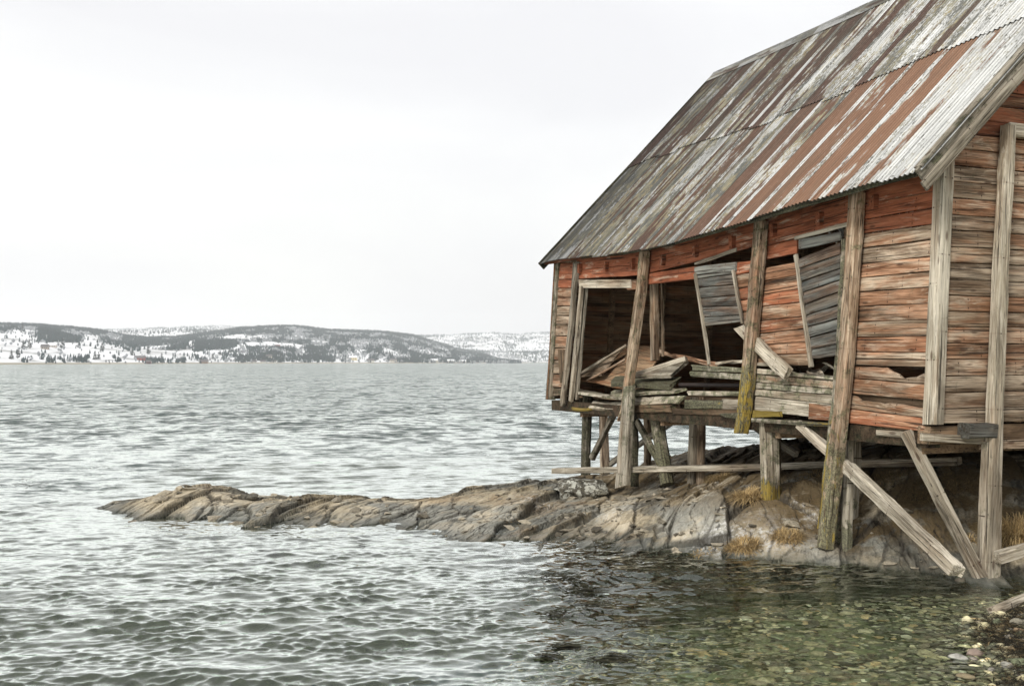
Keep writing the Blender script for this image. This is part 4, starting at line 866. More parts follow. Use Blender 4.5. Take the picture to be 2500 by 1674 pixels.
# --- near gable wall
gw = boxes_mesh('gable_wall', barn, [(BP(0.08, u, 0), BP(0.08, u, 2.6 + min(u, BW - u) * 1.0), 0.1, 0.1, NG) for u in np.linspace(0.1, BW - 0.1, 7)], M_DARK, (0, 0, 0, 1))
gy = [286.5, 324, 362, 404, 443, 483, 524, 562, 602, 641, 681, 721, 760, 797, 838, 877, 917, 957, 997, 1034]
gc = [Gbc(2335, y)[1] for y in gy]; st = gc[0] - gc[1]
while gc[0] < 6.5: gc.insert(0, gc[0] + st * random.uniform(0.95, 1.05))
gpaint = {0: .9}
for k in range(len(gc) - 1):
    ct, cb = gc[k], gc[k + 1]
    if ct > 6.9: continue
    b0, b1 = gable_span(ct, 0.0); b0l, b1l = gable_span(cb, 0.0); g = 0.004
    p = 0.85 if cb > Gbc(2335, 330)[1] and cb < 4.6 else random.choice([0.18, 0.30, 0.40, 0.24, 0.46])
    tilt = 0.0
    plank('wall_board', gw, [BP(-0.0, b0l, cb + g), BP(-0.0, b1l, cb + g), BP(-0.0, b1, ct - g), BP(-0.0, b0, ct - g)], 0.028, M_WOOD, C(p, 0.05, 0, 0.95 if random.random() < .8 else 0.8), normal=NG, n=26, jit=0.005, tilt=-0.05)
plank('corner_board', gw, vq([G(2279, 1036, 0.035), G(2304, 1036, 0.035), G(2333, 366, 0.035), G(2304.5, 404, 0.035)]), 0.035, M_GREY, C(0, 0.05, 0, 1.2, 0.03), normal=NG, n=14)
timber('door_post', gw, [G(2462, 306, 0.08), G(2448, 560, 0.08), G(2428, 1000, 0.08), G(2418, 1415, 0.08)], 0.165, 0.12, M_GREY, C(0, 0.1, 0, 1.15), normal=NG, widths=[0.15, 0.16, 0.18, 0.205], jag=0.01)
timber('door_post', gw, [G(2411, 1078, 0.05), G(2397, 1412, 0.05)], 0.11, 0.1, M_GREY, C(0.06, 0.1, 0, 1.05), normal=NG)
gb0, gc0 = Gbc(2468, 318, -0.08); timber('door_lintel', gw, [BP(-0.07, gb0 - 0.05, gc0), BP(-0.07, gb0 + 1.9, gc0 + 0.02)], 0.15, 0.1, M_GREY, C(0, 0.1, 0, 1.1), normal=NG)
timber('door_post', gw, [BP(-0.07, gb0 + 1.85, gc0), BP(-0.07, gb0 + 1.85, -1.2)], 0.16, 0.1, M_GREY, C(0, 0.1, 0, 1.1), normal=NG)
# sill below the gable: dark beam, block and pale plank
plank('sill_beam', gw, [BP(0.03, 0.0, -0.22), BP(0.03, BW, -0.22), BP(0.03, BW, -0.02), BP(0.03, 0.0, -0.02)], 0.2, M_DARK, C(0, 0.1, 0, 0.9), normal=NG, n=12)
timber('sill_block', gw, [G(2352, 1050, 0.06), G(2420, 1050, 0.06)], 0.17, 0.2, M_SHUT, C(0, 0.1, 0, 0.55), normal=NG, seg=3)
plank('sill_plank', gw, [W(2139, 1062, 0.02), W(2260, 1076, -0.05), W(2260, 1058, -0.05), W(2139, 1048, 0.02)], 0.05, M_GREY, C(0, 0.1, 0, 1.1), normal=NW)
plank('sill_plank', gw, [G(2254, 1076, 0.02), G(2413, 1086, 0.02), G(2413, 1066, 0.02), G(2254, 1056, 0.02)], 0.05, M_GREY, C(0, 0.05, 0, 1.2), normal=NG)
plank('sill_plank', gw, [BP(-0.03, 0.72, -0.3), BP(-0.03, BW, -0.3), BP(-0.03, BW, -0.2), BP(-0.03, 0.72, -0.2)], 0.05, M_WOOD, C(0.2), normal=NG)

# --- stilts and braces
st_ = boxes_mesh('stilt_frame', barn, [(BP(a, 0.1, -0.3), BP(a, BW - 0.1, -0.3), 0.12, 0.1, np.array([0, 0, 1.0])) for a in (0.3, 3.0, 6.2, 9.3)], M_DARK, (0, 0, 0, 1))
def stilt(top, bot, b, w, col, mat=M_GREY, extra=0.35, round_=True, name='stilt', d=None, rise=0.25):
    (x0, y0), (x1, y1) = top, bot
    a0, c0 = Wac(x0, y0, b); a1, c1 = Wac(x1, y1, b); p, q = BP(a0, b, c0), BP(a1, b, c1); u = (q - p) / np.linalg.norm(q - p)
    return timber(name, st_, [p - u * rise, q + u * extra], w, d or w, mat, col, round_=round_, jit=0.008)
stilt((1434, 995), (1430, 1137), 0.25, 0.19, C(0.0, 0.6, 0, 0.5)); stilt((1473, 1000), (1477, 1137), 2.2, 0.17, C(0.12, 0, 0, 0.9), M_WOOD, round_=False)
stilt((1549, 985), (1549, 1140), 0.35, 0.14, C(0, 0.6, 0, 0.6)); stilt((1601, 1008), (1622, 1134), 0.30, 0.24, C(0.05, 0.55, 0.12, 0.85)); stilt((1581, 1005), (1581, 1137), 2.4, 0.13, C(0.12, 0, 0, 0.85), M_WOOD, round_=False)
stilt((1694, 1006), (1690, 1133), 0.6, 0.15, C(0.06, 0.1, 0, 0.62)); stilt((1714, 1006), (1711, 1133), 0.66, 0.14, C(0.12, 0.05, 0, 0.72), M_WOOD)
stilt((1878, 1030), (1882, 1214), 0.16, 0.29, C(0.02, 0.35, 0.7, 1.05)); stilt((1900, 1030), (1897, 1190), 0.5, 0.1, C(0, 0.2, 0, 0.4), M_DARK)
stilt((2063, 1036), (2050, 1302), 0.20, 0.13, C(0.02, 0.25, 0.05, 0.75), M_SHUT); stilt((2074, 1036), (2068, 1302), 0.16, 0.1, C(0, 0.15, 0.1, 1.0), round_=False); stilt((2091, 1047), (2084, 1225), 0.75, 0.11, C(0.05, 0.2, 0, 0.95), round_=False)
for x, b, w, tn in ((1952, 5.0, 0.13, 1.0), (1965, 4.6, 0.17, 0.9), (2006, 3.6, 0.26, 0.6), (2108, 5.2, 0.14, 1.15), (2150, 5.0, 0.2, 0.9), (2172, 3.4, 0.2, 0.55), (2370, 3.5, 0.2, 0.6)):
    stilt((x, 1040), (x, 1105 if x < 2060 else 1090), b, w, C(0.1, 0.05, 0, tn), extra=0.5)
def brace(p, q, w, d, col, mat=M_GREY, normal=NW, jag=0.0): return timber('brace', st_, [p, q], w, d, mat, col, normal=normal, jag=jag)
def Wb(x, y, b): return W(x, y, -b)
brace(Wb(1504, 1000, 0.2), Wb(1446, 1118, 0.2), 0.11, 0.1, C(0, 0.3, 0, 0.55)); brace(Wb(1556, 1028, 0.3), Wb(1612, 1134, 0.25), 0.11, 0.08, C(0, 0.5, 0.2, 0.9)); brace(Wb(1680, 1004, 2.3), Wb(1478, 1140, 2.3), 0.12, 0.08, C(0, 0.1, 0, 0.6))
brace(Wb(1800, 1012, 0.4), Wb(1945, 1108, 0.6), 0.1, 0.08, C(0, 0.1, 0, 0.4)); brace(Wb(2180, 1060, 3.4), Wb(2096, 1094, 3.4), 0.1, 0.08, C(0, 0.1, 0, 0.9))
brace(Wb(1953, 1036, 0.02), W(2080, 1152, 0.0), 0.13, 0.11, C(0, 0.02, 0, 1.25)); brace(W(2074, 1143, 0.02), W(2336, 1394, 0.35), 0.15, 0.13, C(0, 0.0, 0, 1.3), jag=0.03)
brace(W(2212, 1052, 0.03), G(2396, 1413, 0.10), 0.14, 0.1, C(0, 0.06, 0, 1.0), normal=NG)
brace(G(2436, 1362, 0.2), BP(-0.5, 2.6, Gbc(2436, 1362, -0.2)[1] + 0.42), 0.14, 0.12, C(0, 0, 0, 1.35), normal=NG)
# plank leg hung in front of the first post
plank('stilt', st_, vq([W(1500, 1192, 0.2), W(1529, 1184, 0.2), W(1543, 940, 0.24), W(1521, 944, 0.24)]), 0.07, M_GREY, C(0, 0.25, 0.05, 0.95), normal=NW, jag=(0, 0.0))

# ------------------------------------------------------------------ fallen boards and rubble in the broken bay
def loose(label, q, th, mat, col, offs=None, jag=(0.06, 0.06), normal=NW, name='fallen_board', cat='board', **kw):
    q = [v + np.array([random.uniform(-1, 1) * 0.03, random.uniform(-1, 1) * 0.05, random.uniform(-1, 1) * 0.022]) for v in q]
    o = plank(name, None, q, th, mat, col, normal=normal, jag=jag, **{'bow': 0.025, 'jit': 0.012, **kw}); tag(o, label, cat, 'fallen boards in the broken bay'); return o
def Q(pts): return [Wb(x, y, b) for x, y, b in pts]
loose('mossy thick board lying highest behind the foot of the first leaning post', Q([(1492, 940, 0.0), (1640, 940, 0.0), (1663, 918, 0.45), (1502, 920, 0.45)]), 0.06, M_GREY, C(0, 0.75, 0, 0.9), jag=(0.12, 0.12))
loose('mossy board crusted with white lichen below the topmost broken board', Q([(1480, 962, 0.0), (1660, 964, 0.0), (1677, 943, 0.1), (1496, 946, 0.35)]), 0.04, M_GREY, C(0, 0.55, 0, 1.45), jag=(0.16, 0.1))
loose('long thin grey board sticking out left above the yellow lichened board', Q([(1408, 960, 0.0), (1522, 972, 0.0), (1522, 962, 0.1), (1410, 950, 0.35)]), 0.045, M_GREY, C(0, 0.35, 0, 1.05), jag=(0.05, 0.05))
loose('jagged board end with bright yellow lichen sticking out far left', Q([(1390, 998, 0.0), (1446, 998, 0.0), (1444, 980, 0.15), (1412, 982, 0.15)]), 0.04, M_GREY, (0, 0.5, 0.85, 0.9), jag=(0.14, 0.02))
loose('grey weathered board lying beside the yellow lichened board end', Q([(1440, 998, 0.0), (1520, 998, 0.0), (1520, 977, 0.15), (1450, 980, 0.15)]), 0.05, M_GREY, C(0, 0.35, 0, 1.0), jag=(0.03, 0.06))
loose('lowest splintered grey board right of the first leaning post', Q([(1536, 990, 0.0), (1655, 982, 0.0), (1676, 965, 0.05), (1540, 972, 0.05)]), 0.04, M_GREY, C(0, 0.3, 0.05, 1.15), jag=(0.1, 0.16))
loose('rotten dark board under the splintered boards', Q([(1510, 1004, 0.0), (1640, 1008, 0.0), (1640, 992, 0.0), (1510, 990, 0.0)]), 0.2, M_DARK, C(0, 0.3, 0, 0.7))
loose('slanting grey plank panel propped inside the first opening', Q([(1404, 921, 0.3), (1470, 915, 0.5), (1530, 842, 1.2), (1527, 840, 1.2)]), 0.03, M_WOOD, C(0.05, 0, 0, 0.8))
loose('wide brown fallen panel sloping behind the first leaning post', Q([(1405, 926, 0.5), (1545, 935, 0.5), (1640, 862, 1.8), (1530, 842, 1.5)]), 0.03, M_DARK, C(0.3, 0, 0, 1.4))
tm = timber('fallen_beam', None, [Wb(1432, 930, 0.35), Wb(1526, 878, 0.8)], 0.035, 0.03, M_WOOD, C(0.3, 0, 0, 1.1)); tag(tm, 'thin orange brown stick slanting across the first dark opening', 'stick', 'fallen boards in the broken bay')
tm = timber('fallen_beam', None, [Wb(1400, 922, 0.25), Wb(1530, 843, 0.9)], 0.05, 0.04, M_GREY, C(0, 0, 0, 0.95)); tag(tm, 'long pale stick rising to the right inside the first opening', 'stick', 'fallen boards in the broken bay')
loose('broad pale board rising to its white sawn end before the hollow', Q([(1545, 918, 0.1), (1640, 912, 0.2), (1683, 876, 0.7), (1668, 872, 0.7)]), 0.06, M_GREY, C(0, 0.25, 0, 0.95))
tm = timber('fallen_beam', None, [Wb(1546, 918, 0.08), Wb(1676, 876, 0.65)], 0.09, 0.1, M_GREY, C(0, 0, 0, 1.35)); tag(tm, 'white edged beam rising right from the first leaning post', 'beam', 'fallen boards in the broken bay')
loose('split reddish board pointing up left in front of the dark back wall', Q([(1603, 856, 1.2), (1668, 888, 0.9), (1674, 878, 1.0), (1602, 848, 1.2)]), 0.04, M_WOOD, C(0.35, 0, 0, 1.5), jag=(0.08, 0.02))
loose('second split reddish board lying behind the white edged beam', Q([(1640, 872, 1.0), (1748, 892, 0.8), (1755, 884, 0.9), (1645, 860, 1.1)]), 0.04, M_WOOD, C(0.4, 0, 0, 1.3), jag=(0.04, 0.08))
loose('white strip board lying on the mossy wall boards left of second post', Q([(1745, 894, 0.05), (1825, 884, 0.05), (1825, 874, 0.08), (1750, 888, 0.08)]), 0.04, M_GREY, C(0.15, 0, 0, 1.4), jag=(0.05, 0.0))
loose('pale square sawn board leaning diagonally across the second post', [W(1788, 800, -0.02), W(1910, 926, 0.22), W(1926, 903, 0.22), W(1812, 786, -0.02)], 0.07, M_GREY, C(0.0, 0.02, 0, 1.15), n=5)
loose('splintered pale fragment lying below the second shutter', Q([(1958, 905, 0.1), (2012, 912, 0.1), (2005, 897, 0.2), (1972, 894, 0.2)]), 0.05, M_GREY, C(0.05, 0, 0, 1.35), jag=(0.08, 0.08))
loose('small broken stick slanting below the second shutter', Q([(2010, 886, 0.2), (2044, 913, 0.15), (2046, 906, 0.15), (2014, 881, 0.2)]), 0.03, M_GREY, C(0.05, 0, 0, 1.1))
loose('short stub of board standing among the rubble below the second shutter', Q([(1990, 905, 0.3), (2004, 909, 0.3), (2024, 896, 0.35), (2012, 888, 0.35)]), 0.05, M_GREY, C(0.05, 0, 0, 1.2))
loose('dark charred block lying at the foot of the leaning red panel', Q([(1920, 902, 0.15), (1945, 903, 0.15), (1947, 890, 0.15), (1924, 889, 0.15)]), 0.12, M_DARK, C(0, 0, 0, 0.5))

# long plank on the rock under the barn
p, q = at(1355, 1149, 19.6), at(2342, 1124, 14.6)
o = timber('long_plank', None, [p, 0.5 * (p + q) + np.array([0, 0, -0.02]), q], 0.105, 0.20, M_GREY, C(0.03, 0.12, 0, 0.9), normal=np.cross(q - p, [0, 0, 1.0]), seg=20); tag(o, 'long straight plank lying level on the rock beneath the boathouse', 'plank')
o = timber('long_plank', None, [at(1800, 1142, 17.2), at(2338, 1131, 14.5)], 0.05, 0.16, M_GREY, C(0.03, 0.1, 0, 0.7), normal=np.cross(q - p, [0, 0, 1.0]), seg=12); tag(o, 'second thinner plank tucked under the long straight plank', 'plank')

# ------------------------------------------------------------------ boulders, stones, driftwood
def ico(sub=2):
    import bmesh
    bm = bmesh.new(); bmesh.ops.create_icosphere(bm, subdivisions=sub, radius=1.0)
    V = np.array([v.co[:] for v in bm.verts]); F = [tuple(v.index for v in f.verts) for f in bm.faces]; bm.free(); return V, F
ICO3, ICO2, ICO1 = ico(4), ico(3), ico(1)
def lump(name, loc, size, rz, mat, col, rough=0.25, base=ICO2, seed=0, flat=0.0):
    V, F = base; s = seed * 7.7
    n = fbm(V[:, 0] * 1.3 + s + V[:, 2], V[:, 1] * 1.3 - s + V[:, 2] * 0.7, 4)
    W_ = V * (1 + rough * n)[:, None]
    if flat: W_ = np.round(W_ / flat) * flat * 0.55 + W_ * 0.45
    W_ = W_ * np.array(size); M = Matrix.Translation(Vector(loc)) @ Matrix.Rotation(rz, 4, 'Z')
    return mesh_obj(name, W_, F, mat, None, M, True, col)
p = at(1422, 1192, 18.5); o = lump('boulder', p + np.array([0, 0.2, -0.05]), (0.46, 0.35, 0.2), 0.2, M_BOULDER, (1, 0, 0, 1), 0.45, ICO3, 1, 0.3); tag(o, 'dark boulder blotched with white lichen under the plank end', 'boulder')
for k, (x, y, Y, s, lb) in enumerate([(608, 1214, 18.1, (0.17, 0.13, 0.07), 'black jagged rock standing on the low point'), (572, 1207, 18.3, (0.14, 0.12, 0.08), 'brownish round rock beside the black rock on the point')]):
    o = lump('rock', at(x, y, Y), s, 0.3 * k, M_BOULDER, (0.1, 0, 0, 1), 0.5, ICO2, 4 + k, 0.4); tag(o, lb, 'rock')
p = at(938, 1247, 16.6); p[2] = rock_z(p[0], p[1]) + 0.03
o = lump('rock', p, (0.12, 0.1, 0.06), 0, M_BOULDER, (0, 0, 0, 1), 0.5, ICO2, 9, 0.4); tag(o, 'small dark rock lodged in the middle of the rock shelf', 'rock')

stones = [(2495, 1503, 0.06, (0.62, 0.58, 0.48), 'white round stone at the right picture edge below the driftwood'), (2487, 1519, 0.085, (0.45, 0.42, 0.33), 'broad buff stone below the white round stone'), (2487, 1540, 0.07, (0.55, 0.40, 0.25), 'flat orange stone on the gravel beach'),
          (2465, 1554, 0.055, (0.55, 0.51, 0.42), 'pale oval stone at the upper edge of the weed'), (2472, 1581, 0.055, (0.55, 0.44, 0.28), 'squarish tan stone on the beach'), (2379, 1594, 0.085, (0.48, 0.38, 0.32), 'large pinkish stone at the waterline'),
          (2376, 1608, 0.05, (0.55, 0.50, 0.44), 'white wedge shaped stone in front of the pinkish stone'), (2458, 1624, 0.075, (0.55, 0.54, 0.48), 'flat whitish stone lying in the dark weed'), (2488, 1613, 0.06, (0.5, 0.44, 0.33), 'flat cream stone on the beach below the squarish stone'),
          (2470, 1538, 0.035, (0.6, 0.57, 0.5), 'small white stone beside the flat orange stone'), (2357, 1655, 0.09, (0.46, 0.38, 0.24), 'large flat orange brown stone under shallow water'), (2449, 1591, 0.03, (0.58, 0.52, 0.42), 'tiny pale stone between weed and squarish stone'),
          (2497, 1651, 0.06, (0.42, 0.38, 0.3), 'grey brown stone at the lower right picture edge'), (2497, 1564, 0.05, (0.5, 0.42, 0.33), 'pinkish flat stone at the right picture edge'), (2421, 1634, 0.045, (0.5, 0.48, 0.42), 'grey white pebble in the weed near the bottom'), (2340, 1607, 0.09, (0.66, 0.65, 0.6), 'long white stone under the shallow water')]
for k, (x, y, r, c, lb) in enumerate(stones):
    z = 0.03
    for _ in range(5):
        p = ground_at(x, y, z); z = float(seabed_z(np.array([p[0]]), np.array([p[1]]))[0]) + r * 0.25
    o = lump('beach_stone', p, (r * random.uniform(0.75, 1.05), r * random.uniform(0.6, 0.8), r * 0.42), random.uniform(0, 3), M_STONE, (c[0] * 0.55, c[1] * 0.54, c[2] * 0.52, 1), 0.35, ICO2, 20 + k); tag(o, lb, 'stone', 'stones at the beach edge')
p, q = ground_at(2422, 1492, 0.04), ground_at(2530, 1449, 0.12)
o = timber('driftwood_log', None, [p, 0.5 * (p + q) + np.array([0, 0, 0.01]), q], 0.11, 0.10, M_GREY, C(0, 0.02, 0, 1.45), normal=np.array([0, 0, 1.0]), round_=True, jit=0.008, jag=0.02); tag(o, 'bleached driftwood log at the waterline on the right edge', 'driftwood')

# pebbles: thousands of small stones, one mass
rng = np.random.default_rng(5); NP = 5200
py_ = rng.uniform(7.4, 12.2, NP); px_ = np.interp(py_, SHY, SHX) - 4.6 * rng.uniform(0, 1, NP)**1.15 + rng.uniform(0, 1.3, NP)**2
pz = seabed_z(px_, py_); r = np.exp(rng.normal(math.log(0.030), 0.42, NP)); r = np.minimum(r, 0.085)
V0, F0 = ICO1; V0 = V0 / np.linalg.norm(V0, axis=1)[:, None]
defm = 1 + 0.30 * rng.normal(size=(NP, len(V0)))[:, :, None] * 0.6
an = rng.uniform(0, 6.28, NP); ca, sa = np.cos(an)[:, None], np.sin(an)[:, None]
loc = V0[None] * defm * (r[:, None, None] * np.stack([rng.uniform(0.9, 1.6, NP), rng.uniform(0.7, 1.0, NP), rng.uniform(0.35, 0.6, NP)], 1)[:, None, :])
PV = np.stack([loc[..., 0] * ca - loc[..., 1] * sa + px_[:, None], loc[..., 0] * sa + loc[..., 1] * ca + py_[:, None], loc[..., 2] + (pz + r * 0.15)[:, None]], 2)
PF = (np.arange(NP) * len(V0))[:, None, None] + np.array(F0)[None]
peb = big_mesh('pebbles', PV.reshape(-1, 3), PF.reshape(-1, 3), M_PEB); tag(peb, 'mixed small pebbles covering the shallow bottom and beach', kind='stuff')
pal = 2.0 * np.array([[1.0, 1.02, 0.88]]) * np.array([(0.16, 0.155, 0.115), (0.26, 0.23, 0.16), (0.09, 0.09, 0.07), (0.38, 0.34, 0.25), (0.05, 0.05, 0.04), (0.33, 0.25, 0.15), (0.42, 0.40, 0.34), (0.2, 0.17, 0.13), (0.12, 0.13, 0.09)])
pc_ = pal[rng.choice(len(pal), NP, p=[.2, .16, .18, .1, .14, .06, .04, .06, .06])] * rng.uniform(0.75, 1.25, NP)[:, None]
pc_ = pc_ * (1 - 0.6 * sstep(-0.02, 0.04, pz))[:, None]
vcol(peb, 'tint', np.repeat(pc_, len(V0), axis=0))

rng = np.random.default_rng(31); NF = 700
fy = rng.uniform(12.2, 18.6, NF); fx_ = rng.uniform(-6.5, 5.2, NF); fz = np.array([rock_z(u, v) for u, v in zip(fx_, fy)]); kp = (fz > -0.12) & (fz < 0.55) & (rng.uniform(size=NF) < 0.75); fx_, fy, fz = fx_[kp], fy[kp], fz[kp]; NF = len(fx_)
r = np.minimum(np.exp(rng.normal(math.log(0.035), 0.5, NF)), 0.12); an = rng.uniform(0, 6.28, NF); ca, sa = np.cos(an)[:, None], np.sin(an)[:, None]
loc = V0[None] * (1 + 0.35 * rng.normal(size=(NF, len(V0)))[:, :, None]) * (r[:, None, None] * np.array([1.5, 0.9, 0.45]))
PV = np.stack([loc[..., 0] * ca - loc[..., 1] * sa + fx_[:, None], loc[..., 0] * sa + loc[..., 1] * ca + fy[:, None], loc[..., 2] + (fz + r * 0.2)[:, None]], 2)
PF = (np.arange(NF) * len(V0))[:, None, None] + np.array(F0)[None]
frag = big_mesh('rock_fragments', PV.reshape(-1, 3), PF.reshape(-1, 3), M_PEB, smooth=False); tag(frag, 'loose angular stone chips scattered over the rock shelf', kind='stuff')
vcol(frag, 'tint', np.repeat(np.array([[0.25, 0.22, 0.165]]) * rng.uniform(0.3, 1.5, (NF, 1)), len(V0), axis=0))

# blades: grass tufts, washed-up weed, floating weed
def blades(name, base, dirs, lens, wid, cols, droop=0.35, seg=3):
    m = len(base); V = np.zeros((m, (seg + 1) * 2, 3)); side = np.cross(dirs, np.array([0, 0, 1.0])); nsd = np.linalg.norm(side, axis=1); side[nsd < 1e-3] = (1, 0, 0); side /= np.maximum(np.linalg.norm(side, axis=1), 1e-6)[:, None]
    for i in range(seg + 1):
        f = i / seg; c = base + dirs * (lens * f)[:, None] + np.array([0, 0, -1.0])[None] * (droop * lens * f * f)[:, None]; w = (wid * (1 - 0.85 * f))[:, None]
        V[:, 2 * i] = c - side * w; V[:, 2 * i + 1] = c + side * w
    f = [(2 * i, 2 * i + 1, 2 * i + 3, 2 * i + 2) for i in range(seg)]
    F = (np.arange(m) * (seg + 1) * 2)[:, None, None] + np.array(f)[None]
    o0 = base.mean(0); o = big_mesh(name, V.reshape(-1, 3) - o0, F.reshape(-1, 4), M_GRASS, False); o.matrix_basis = Matrix.Translation(Vector(o0)); WM[o.name] = Matrix.Translation(Vector(o0))
    vcol(o, 'tint', np.repeat(cols, (seg + 1) * 2, axis=0)); return o
def rock_hit(x, y):
    best = None
    for Yd in np.arange(11.5, 22, 0.05):
        p = at(x, y, Yd)
        if p[2] <= rock_z(p[0], p[1]): return p
    return at(x, y, 15)
tufts = [(1828, 1208, 0.30, 0.20, 500, 'straw coloured grass tuft at the foot of the mossy stilt', 1), (1815, 1335, 0.30, 0.18, 500, 'golden grass tuft nearest the water on the rock', 1), (1925, 1312, 0.28, 0.17, 450, 'dry grass tuft left of the slanting post foot', 1), (1758, 1168, 0.32, 0.22, 420, 'brown grass tuft against the long plank', 0.6),
         (2480, 1310, 0.30, 0.45, 700, 'tall orange grass clump at the right edge behind the door post', 1), (2375, 1318, 0.12, 0.15, 60, 'sparse little grass sprig left of the door post', 1), (1680, 1175, 0.35, 0.12, 260, 'low brown grass patch below the long plank', 0.6), (1250, 1270, 0.5, 0.05, 200, 'thin strip of brown grass in a rock crevice', 0.7), (1720, 1345, 0.3, 0.07, 160, 'flat straw strand lying at the water edge', 1), (2290, 1190, 0.7, 0.10, 420, 'dark trampled grass under the floor behind the leaning brace', 0.45), (2140, 1180, 0.6, 0.10, 380, 'dull matted grass between the slanting post and the brace', 0.5), (1990, 1160, 0.5, 0.12, 300, 'matted grass left of the slanting post under the floor', 0.6), (1600, 1165, 0.5, 0.08, 260, 'thin brown turf beside the plank leg', 0.6)]
for x, y, rad, h, n, lb, tn in tufts:
    n = int(n * 1.9); h *= 1.2
    p = rock_hit(x, y); rng = np.random.default_rng(int(x)); a = rng.uniform(0, 6.28, n); rr = rad * np.sqrt(rng.uniform(0, 1, n)) * 0.6
    base = np.stack([p[0] + np.cos(a) * rr, p[1] + np.sin(a) * rr * 0.8, np.zeros(n)], 1); base[:, 2] = [rock_z(u, v) - 0.02 for u, v in base[:, :2]]
    d = np.stack([np.cos(a) * 0.8 + rng.normal(size=n) * 0.5, np.sin(a) * 0.8 + rng.normal(size=n) * 0.5, rng.uniform(0.5, 1.3, n)], 1); d /= np.linalg.norm(d, axis=1)[:, None]
    cols = np.array([0.50, 0.36, 0.175]) * rng.uniform(0.45, 1.25, n)[:, None] * tn
    o = blades('grass_tuft', base, d, h * rng.uniform(0.6, 1.3, n), np.full(n, 0.005), cols, 0.55); tag(o, lb, 'grass tuft', 'dry grass tufts on the rock')
rng = np.random.default_rng(77); n = 7500
yy = rng.uniform(7.6, 10.9, n); xx = np.interp(yy, SHY, SHX) + rng.normal(0.16, 0.2, n) + 0.1 * np.sin(yy * 3); zz = seabed_z(xx, yy) + rng.uniform(0, 0.05, n)
a = rng.uniform(0, 6.28, n); d = np.stack([np.cos(a), np.sin(a), rng.uniform(-0.15, 0.4, n)], 1); d /= np.linalg.norm(d, axis=1)[:, None]
cc = np.where(rng.uniform(size=(n, 1)) < 0.78, np.array([[0.022, 0.019, 0.012]]), np.array([[0.15, 0.11, 0.055]])) * rng.uniform(0.5, 1.5, (n, 1))
o = blades('washed_up_seaweed', np.stack([xx, yy, zz], 1), d, rng.uniform(0.05, 0.16, n), np.full(n, 0.005), cc, 0.25); tag(o, 'dark stringy seaweed heaped along the beach edge', kind='stuff')
# floating bladder weed
P_, D_, L_ = [], [], []
rng = np.random.default_rng(78)
for (x, y, w, h, k) in [(60, 1184, 60, 5, 90), (70, 1170, 30, 4, 30), (230, 1140, 45, 6, 70), (80, 1145, 35, 4, 40), (225, 1160, 25, 4, 25), (420, 1133, 40, 8, 60), (465, 1115, 30, 3, 30), (545, 1113, 35, 4, 35), (490, 1145, 25, 3, 25), (640, 1112, 45, 4, 40), (930, 1108, 60, 5, 60), (1080, 1108, 40, 4, 40), (1175, 1106, 45, 4, 40), (1290, 1106, 30, 4, 30), (1000, 1112, 30, 3, 20),
                        (1370, 1410, 70, 14, 260), (1420, 1440, 60, 14, 240), (1350, 1500, 40, 14, 130), (1440, 1480, 60, 20, 200), (1370, 1580, 50, 8, 120), (1480, 1610, 60, 10, 120), (1330, 1604, 40, 8, 60), (1560, 1520, 60, 8, 90), (875, 1332, 10, 3, 14)]:
    for _ in range(k):
        P_.append(ground_at(x + rng.normal() * w * 0.45, y + rng.normal() * h * 0.5, 0.0) + np.array([0, 0, rng.uniform(-0.03, 0.035)])); a = rng.normal() * 0.5
        D_.append((math.cos(a), math.sin(a), rng.uniform(-0.05, 0.18))); L_.append(rng.uniform(0.05, 0.2))
D_ = np.array(D_); D_ /= np.linalg.norm(D_, axis=1)[:, None]; n = len(P_)
o = blades('floating_seaweed', np.array(P_), D_, np.array(L_), np.full(n, 0.012), np.array([[0.03, 0.028, 0.014]]) * rng.uniform(0.5, 1.6, (n, 1)), 0.1); tag(o, 'dark seaweed strands floating at the water surface', kind='stuff')

# ------------------------------------------------------------------ far houses and lone trees
def house(px, tt, w, d, h, wall, roofc, lb, rz=0.2):
    x, y, z = [float(v) for v in surf_near(np.array([px]), np.array([tt]))]; z -= 0.6
    e = empty('house', (x, y, z)); tag(e, lb, 'house', 'houses on the far shore'); M = Matrix.Translation(Vector((x, y, z))) @ Matrix.Rotation(rz, 4, 'Z')
    V = [(-w, -d, 0), (w, -d, 0), (w, d, 0), (-w, d, 0), (-w, -d, h), (w, -d, h), (w, d, h), (-w, d, h), (-w, 0, h + d * 0.8), (w, 0, h + d * 0.8)]
    mesh_obj('wall', V, [(0, 1, 5, 4), (1, 2, 6, 9, 5), (2, 3, 7, 6), (3, 0, 4, 8, 7)], M_HWALL, e, M, False, (*wall, 1))
    g = 0.5; R_ = [(-w - g, -d - g, h - g * 0.8 + .15), (w + g, -d - g, h - g * 0.8 + .15), (w + g, 0, h + d * 0.8 + .15), (-w - g, 0, h + d * 0.8 + .15), (w + g, d + g, h - g * 0.8 + .15), (-w - g, d + g, h - g * 0.8 + .15)]
    R2 = [(a, b, c + 0.3) for a, b, c in R_]
    mesh_obj('roof', R_ + R2, [(6, 7, 8, 9), (9, 8, 10, 11), (0, 3, 2, 1), (3, 5, 4, 2), (0, 1, 7, 6), (5, 11, 10, 4), (0, 6, 9, 3), (3, 9, 11, 5), (1, 2, 8, 7), (2, 4, 10, 8)], M_HWALL, e, M, False, (*roofc, 1))
    for k in (-0.5, 0.1, 0.6):
        mesh_obj('window', [(w * k - 0.6, -d - 0.05, h * 0.35), (w * k + 0.6, -d - 0.05, h * 0.35), (w * k + 0.6, -d - 0.05, h * 0.75), (w * k - 0.6, -d - 0.05, h * 0.75)], [(0, 1, 2, 3)], M_PANE, e, M)
snow = (0.75, 0.76, 0.78); drk = (0.12, 0.11, 0.11)
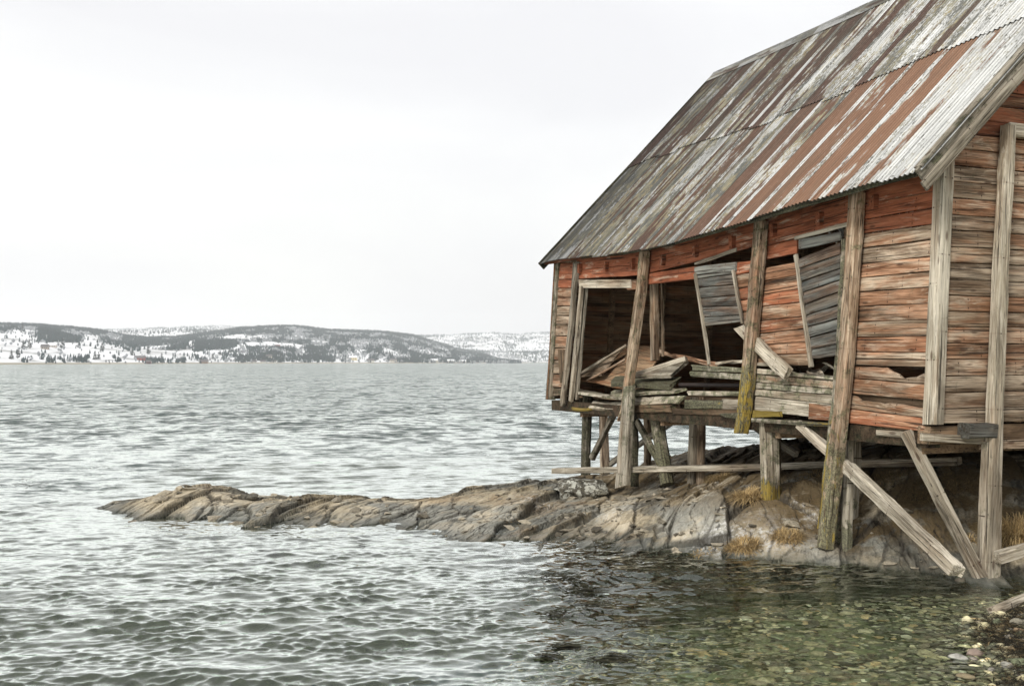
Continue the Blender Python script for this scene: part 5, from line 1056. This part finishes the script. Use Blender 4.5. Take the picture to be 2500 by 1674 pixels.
house(342, 0.06, 8, 4, 4, (0.26, 0.05, 0.04), drk, 'long low red farm building on the snowy far shore', 0.05); house(363, 0.008, 3.5, 3, 3.5, (0.13, 0.03, 0.03), drk, 'small dark red boathouse on the far shoreline')
house(677, 0.26, 6, 4, 5, (0.30, 0.06, 0.05), snow, 'red house high on the white field of the hill'); house(657, 0.05, 6, 4.5, 5, (0.7, 0.66, 0.55), drk, 'cream house among dark trees near the far shore')
house(498, 0.008, 7, 4, 4, (0.28, 0.20, 0.15), drk, 'brown shed on the far shoreline'); house(862, 0.05, 9, 5, 6, (0.62, 0.52, 0.30), snow, 'yellow house near the far shore below the forest')
for px, tt, lb in ((620, 0.010, 'low white boathouse left of the cream house'), (642, 0.010, 'white boathouse just below the cream house'), (668, 0.010, 'small white boathouse right of the cream house')): house(px, tt, 5, 3, 3, (0.7, 0.69, 0.64), drk, lb)
for px, tt, c, lb in ((1100, 0.03, (0.72, 0.70, 0.64), 'white house on the shore below the sloping ridge'), (1060, 0.03, (0.62, 0.58, 0.48), 'pale house left of the white shore house'), (1130, 0.02, (0.5, 0.46, 0.4), 'grey house right of the white shore house'), (1215, 0.3, (0.74, 0.74, 0.72), 'white house on the low headland'),
                      (1238, 0.4, (0.3, 0.1, 0.08), 'reddish house at the tip of the headland'), (1256, 0.3, (0.7, 0.7, 0.68), 'last white house beside the boathouse corner'), (960, 0.02, (0.55, 0.5, 0.42), 'pale shed on the shore below the forest clearing'), (905, 0.015, (0.7, 0.68, 0.62), 'long white house on the shore right of the yellow house')): house(px, tt, 8, 4.5, 5, c, snow if px > 1000 else drk, lb)
house(128, 0.20, 6, 4, 4, (0.5, 0.46, 0.42), snow, 'grey farmhouse on the white field at left'); house(110, 0.17, 5, 4, 4, (0.35, 0.3, 0.26), drk, 'brown barn beside the grey farmhouse at left')
def lone_tree(px, tt, h, k, lb):
    x, y, z = [float(v) for v in surf_near(np.array([px]), np.array([tt]))]; e = empty('spruce_tree', (x, y, z - 0.3)); tag(e, lb, 'tree', 'lone trees on the far fields'); M = Matrix.Translation(Vector((x, y, z - 0.3)))
    V, F = [], []
    for i in range(6):
        a = 6.283 * i / 6; V.append((math.cos(a) * 0.25, math.sin(a) * 0.25, 0)); V.append((math.cos(a) * 0.12, math.sin(a) * 0.12, h * 0.6))
    F = [(2 * i, 2 * ((i + 1) % 6), 2 * ((i + 1) % 6) + 1, 2 * i + 1) for i in range(6)]; mesh_obj('trunk', V, F, M_DARK, e, M, False, (0, 0, 0, 1))
    rng = np.random.default_rng(k); V, F = [], []
    for i in range(150):
        f = rng.uniform(0.08, 1); r = (1 - f) * h * 0.26 + 0.3; a = rng.uniform(0, 6.283); c = np.array([math.cos(a) * r * rng.uniform(.3, 1), math.sin(a) * r * rng.uniform(.3, 1), h * f]); s = h * 0.075 * (1.2 - f * .6); o = len(V)
        for _ in range(3): V.append(c + rng.normal(size=3) * s * np.array([1, 1, 0.7]))
        F.append((o, o + 1, o + 2))
    t_ = mesh_obj('crown', V, F, M_FOREST, e, M); vcol(t_, 'tint', np.array([[0.02, 0.034, 0.032]]) * np.repeat(rng.uniform(.6, 1.4, (150, 1)), 3, axis=0))
for k, (px, tt, h, lb) in enumerate([(28, 0.05, 11, 'dark bushy tree on the shore at far left'), (44, 0.06, 12, 'tall dark tree beside the bushy one at far left'), (57, 0.16, 13, 'left spruce of the pair beside the brown barn'), (72, 0.17, 14, 'right spruce of the pair beside the brown barn'), (152, 0.20, 16, 'tree in the hedge behind the grey farmhouse'), (232, 0.06, 13, 'left half of the dark tree pair on the shore'), (241, 0.06, 12, 'right half of the dark tree pair on the shore'),
                                     (250, 0.2, 15, 'bare grey tree above the dark tree pair'), (323, 0.16, 13, 'dark tree above the long red farm building'), (362, 0.2, 15, 'spruce upslope of the small dark red boathouse'), (395, 0.08, 12, 'dark tree right of the small red boathouse'), (520, 0.06, 12, 'dark shore tree right of the brown shed'), (650, 0.14, 17, 'tall pointed spruce behind the cream house'), (667, 0.08, 14, 'spruce just right of the cream house'), (1183, 0.9, 13, 'single spruce on the tip of the ridge'), (55, 0.62, 14, 'spruce on the open slope at far left')]): lone_tree(px, tt, h, k, lb)
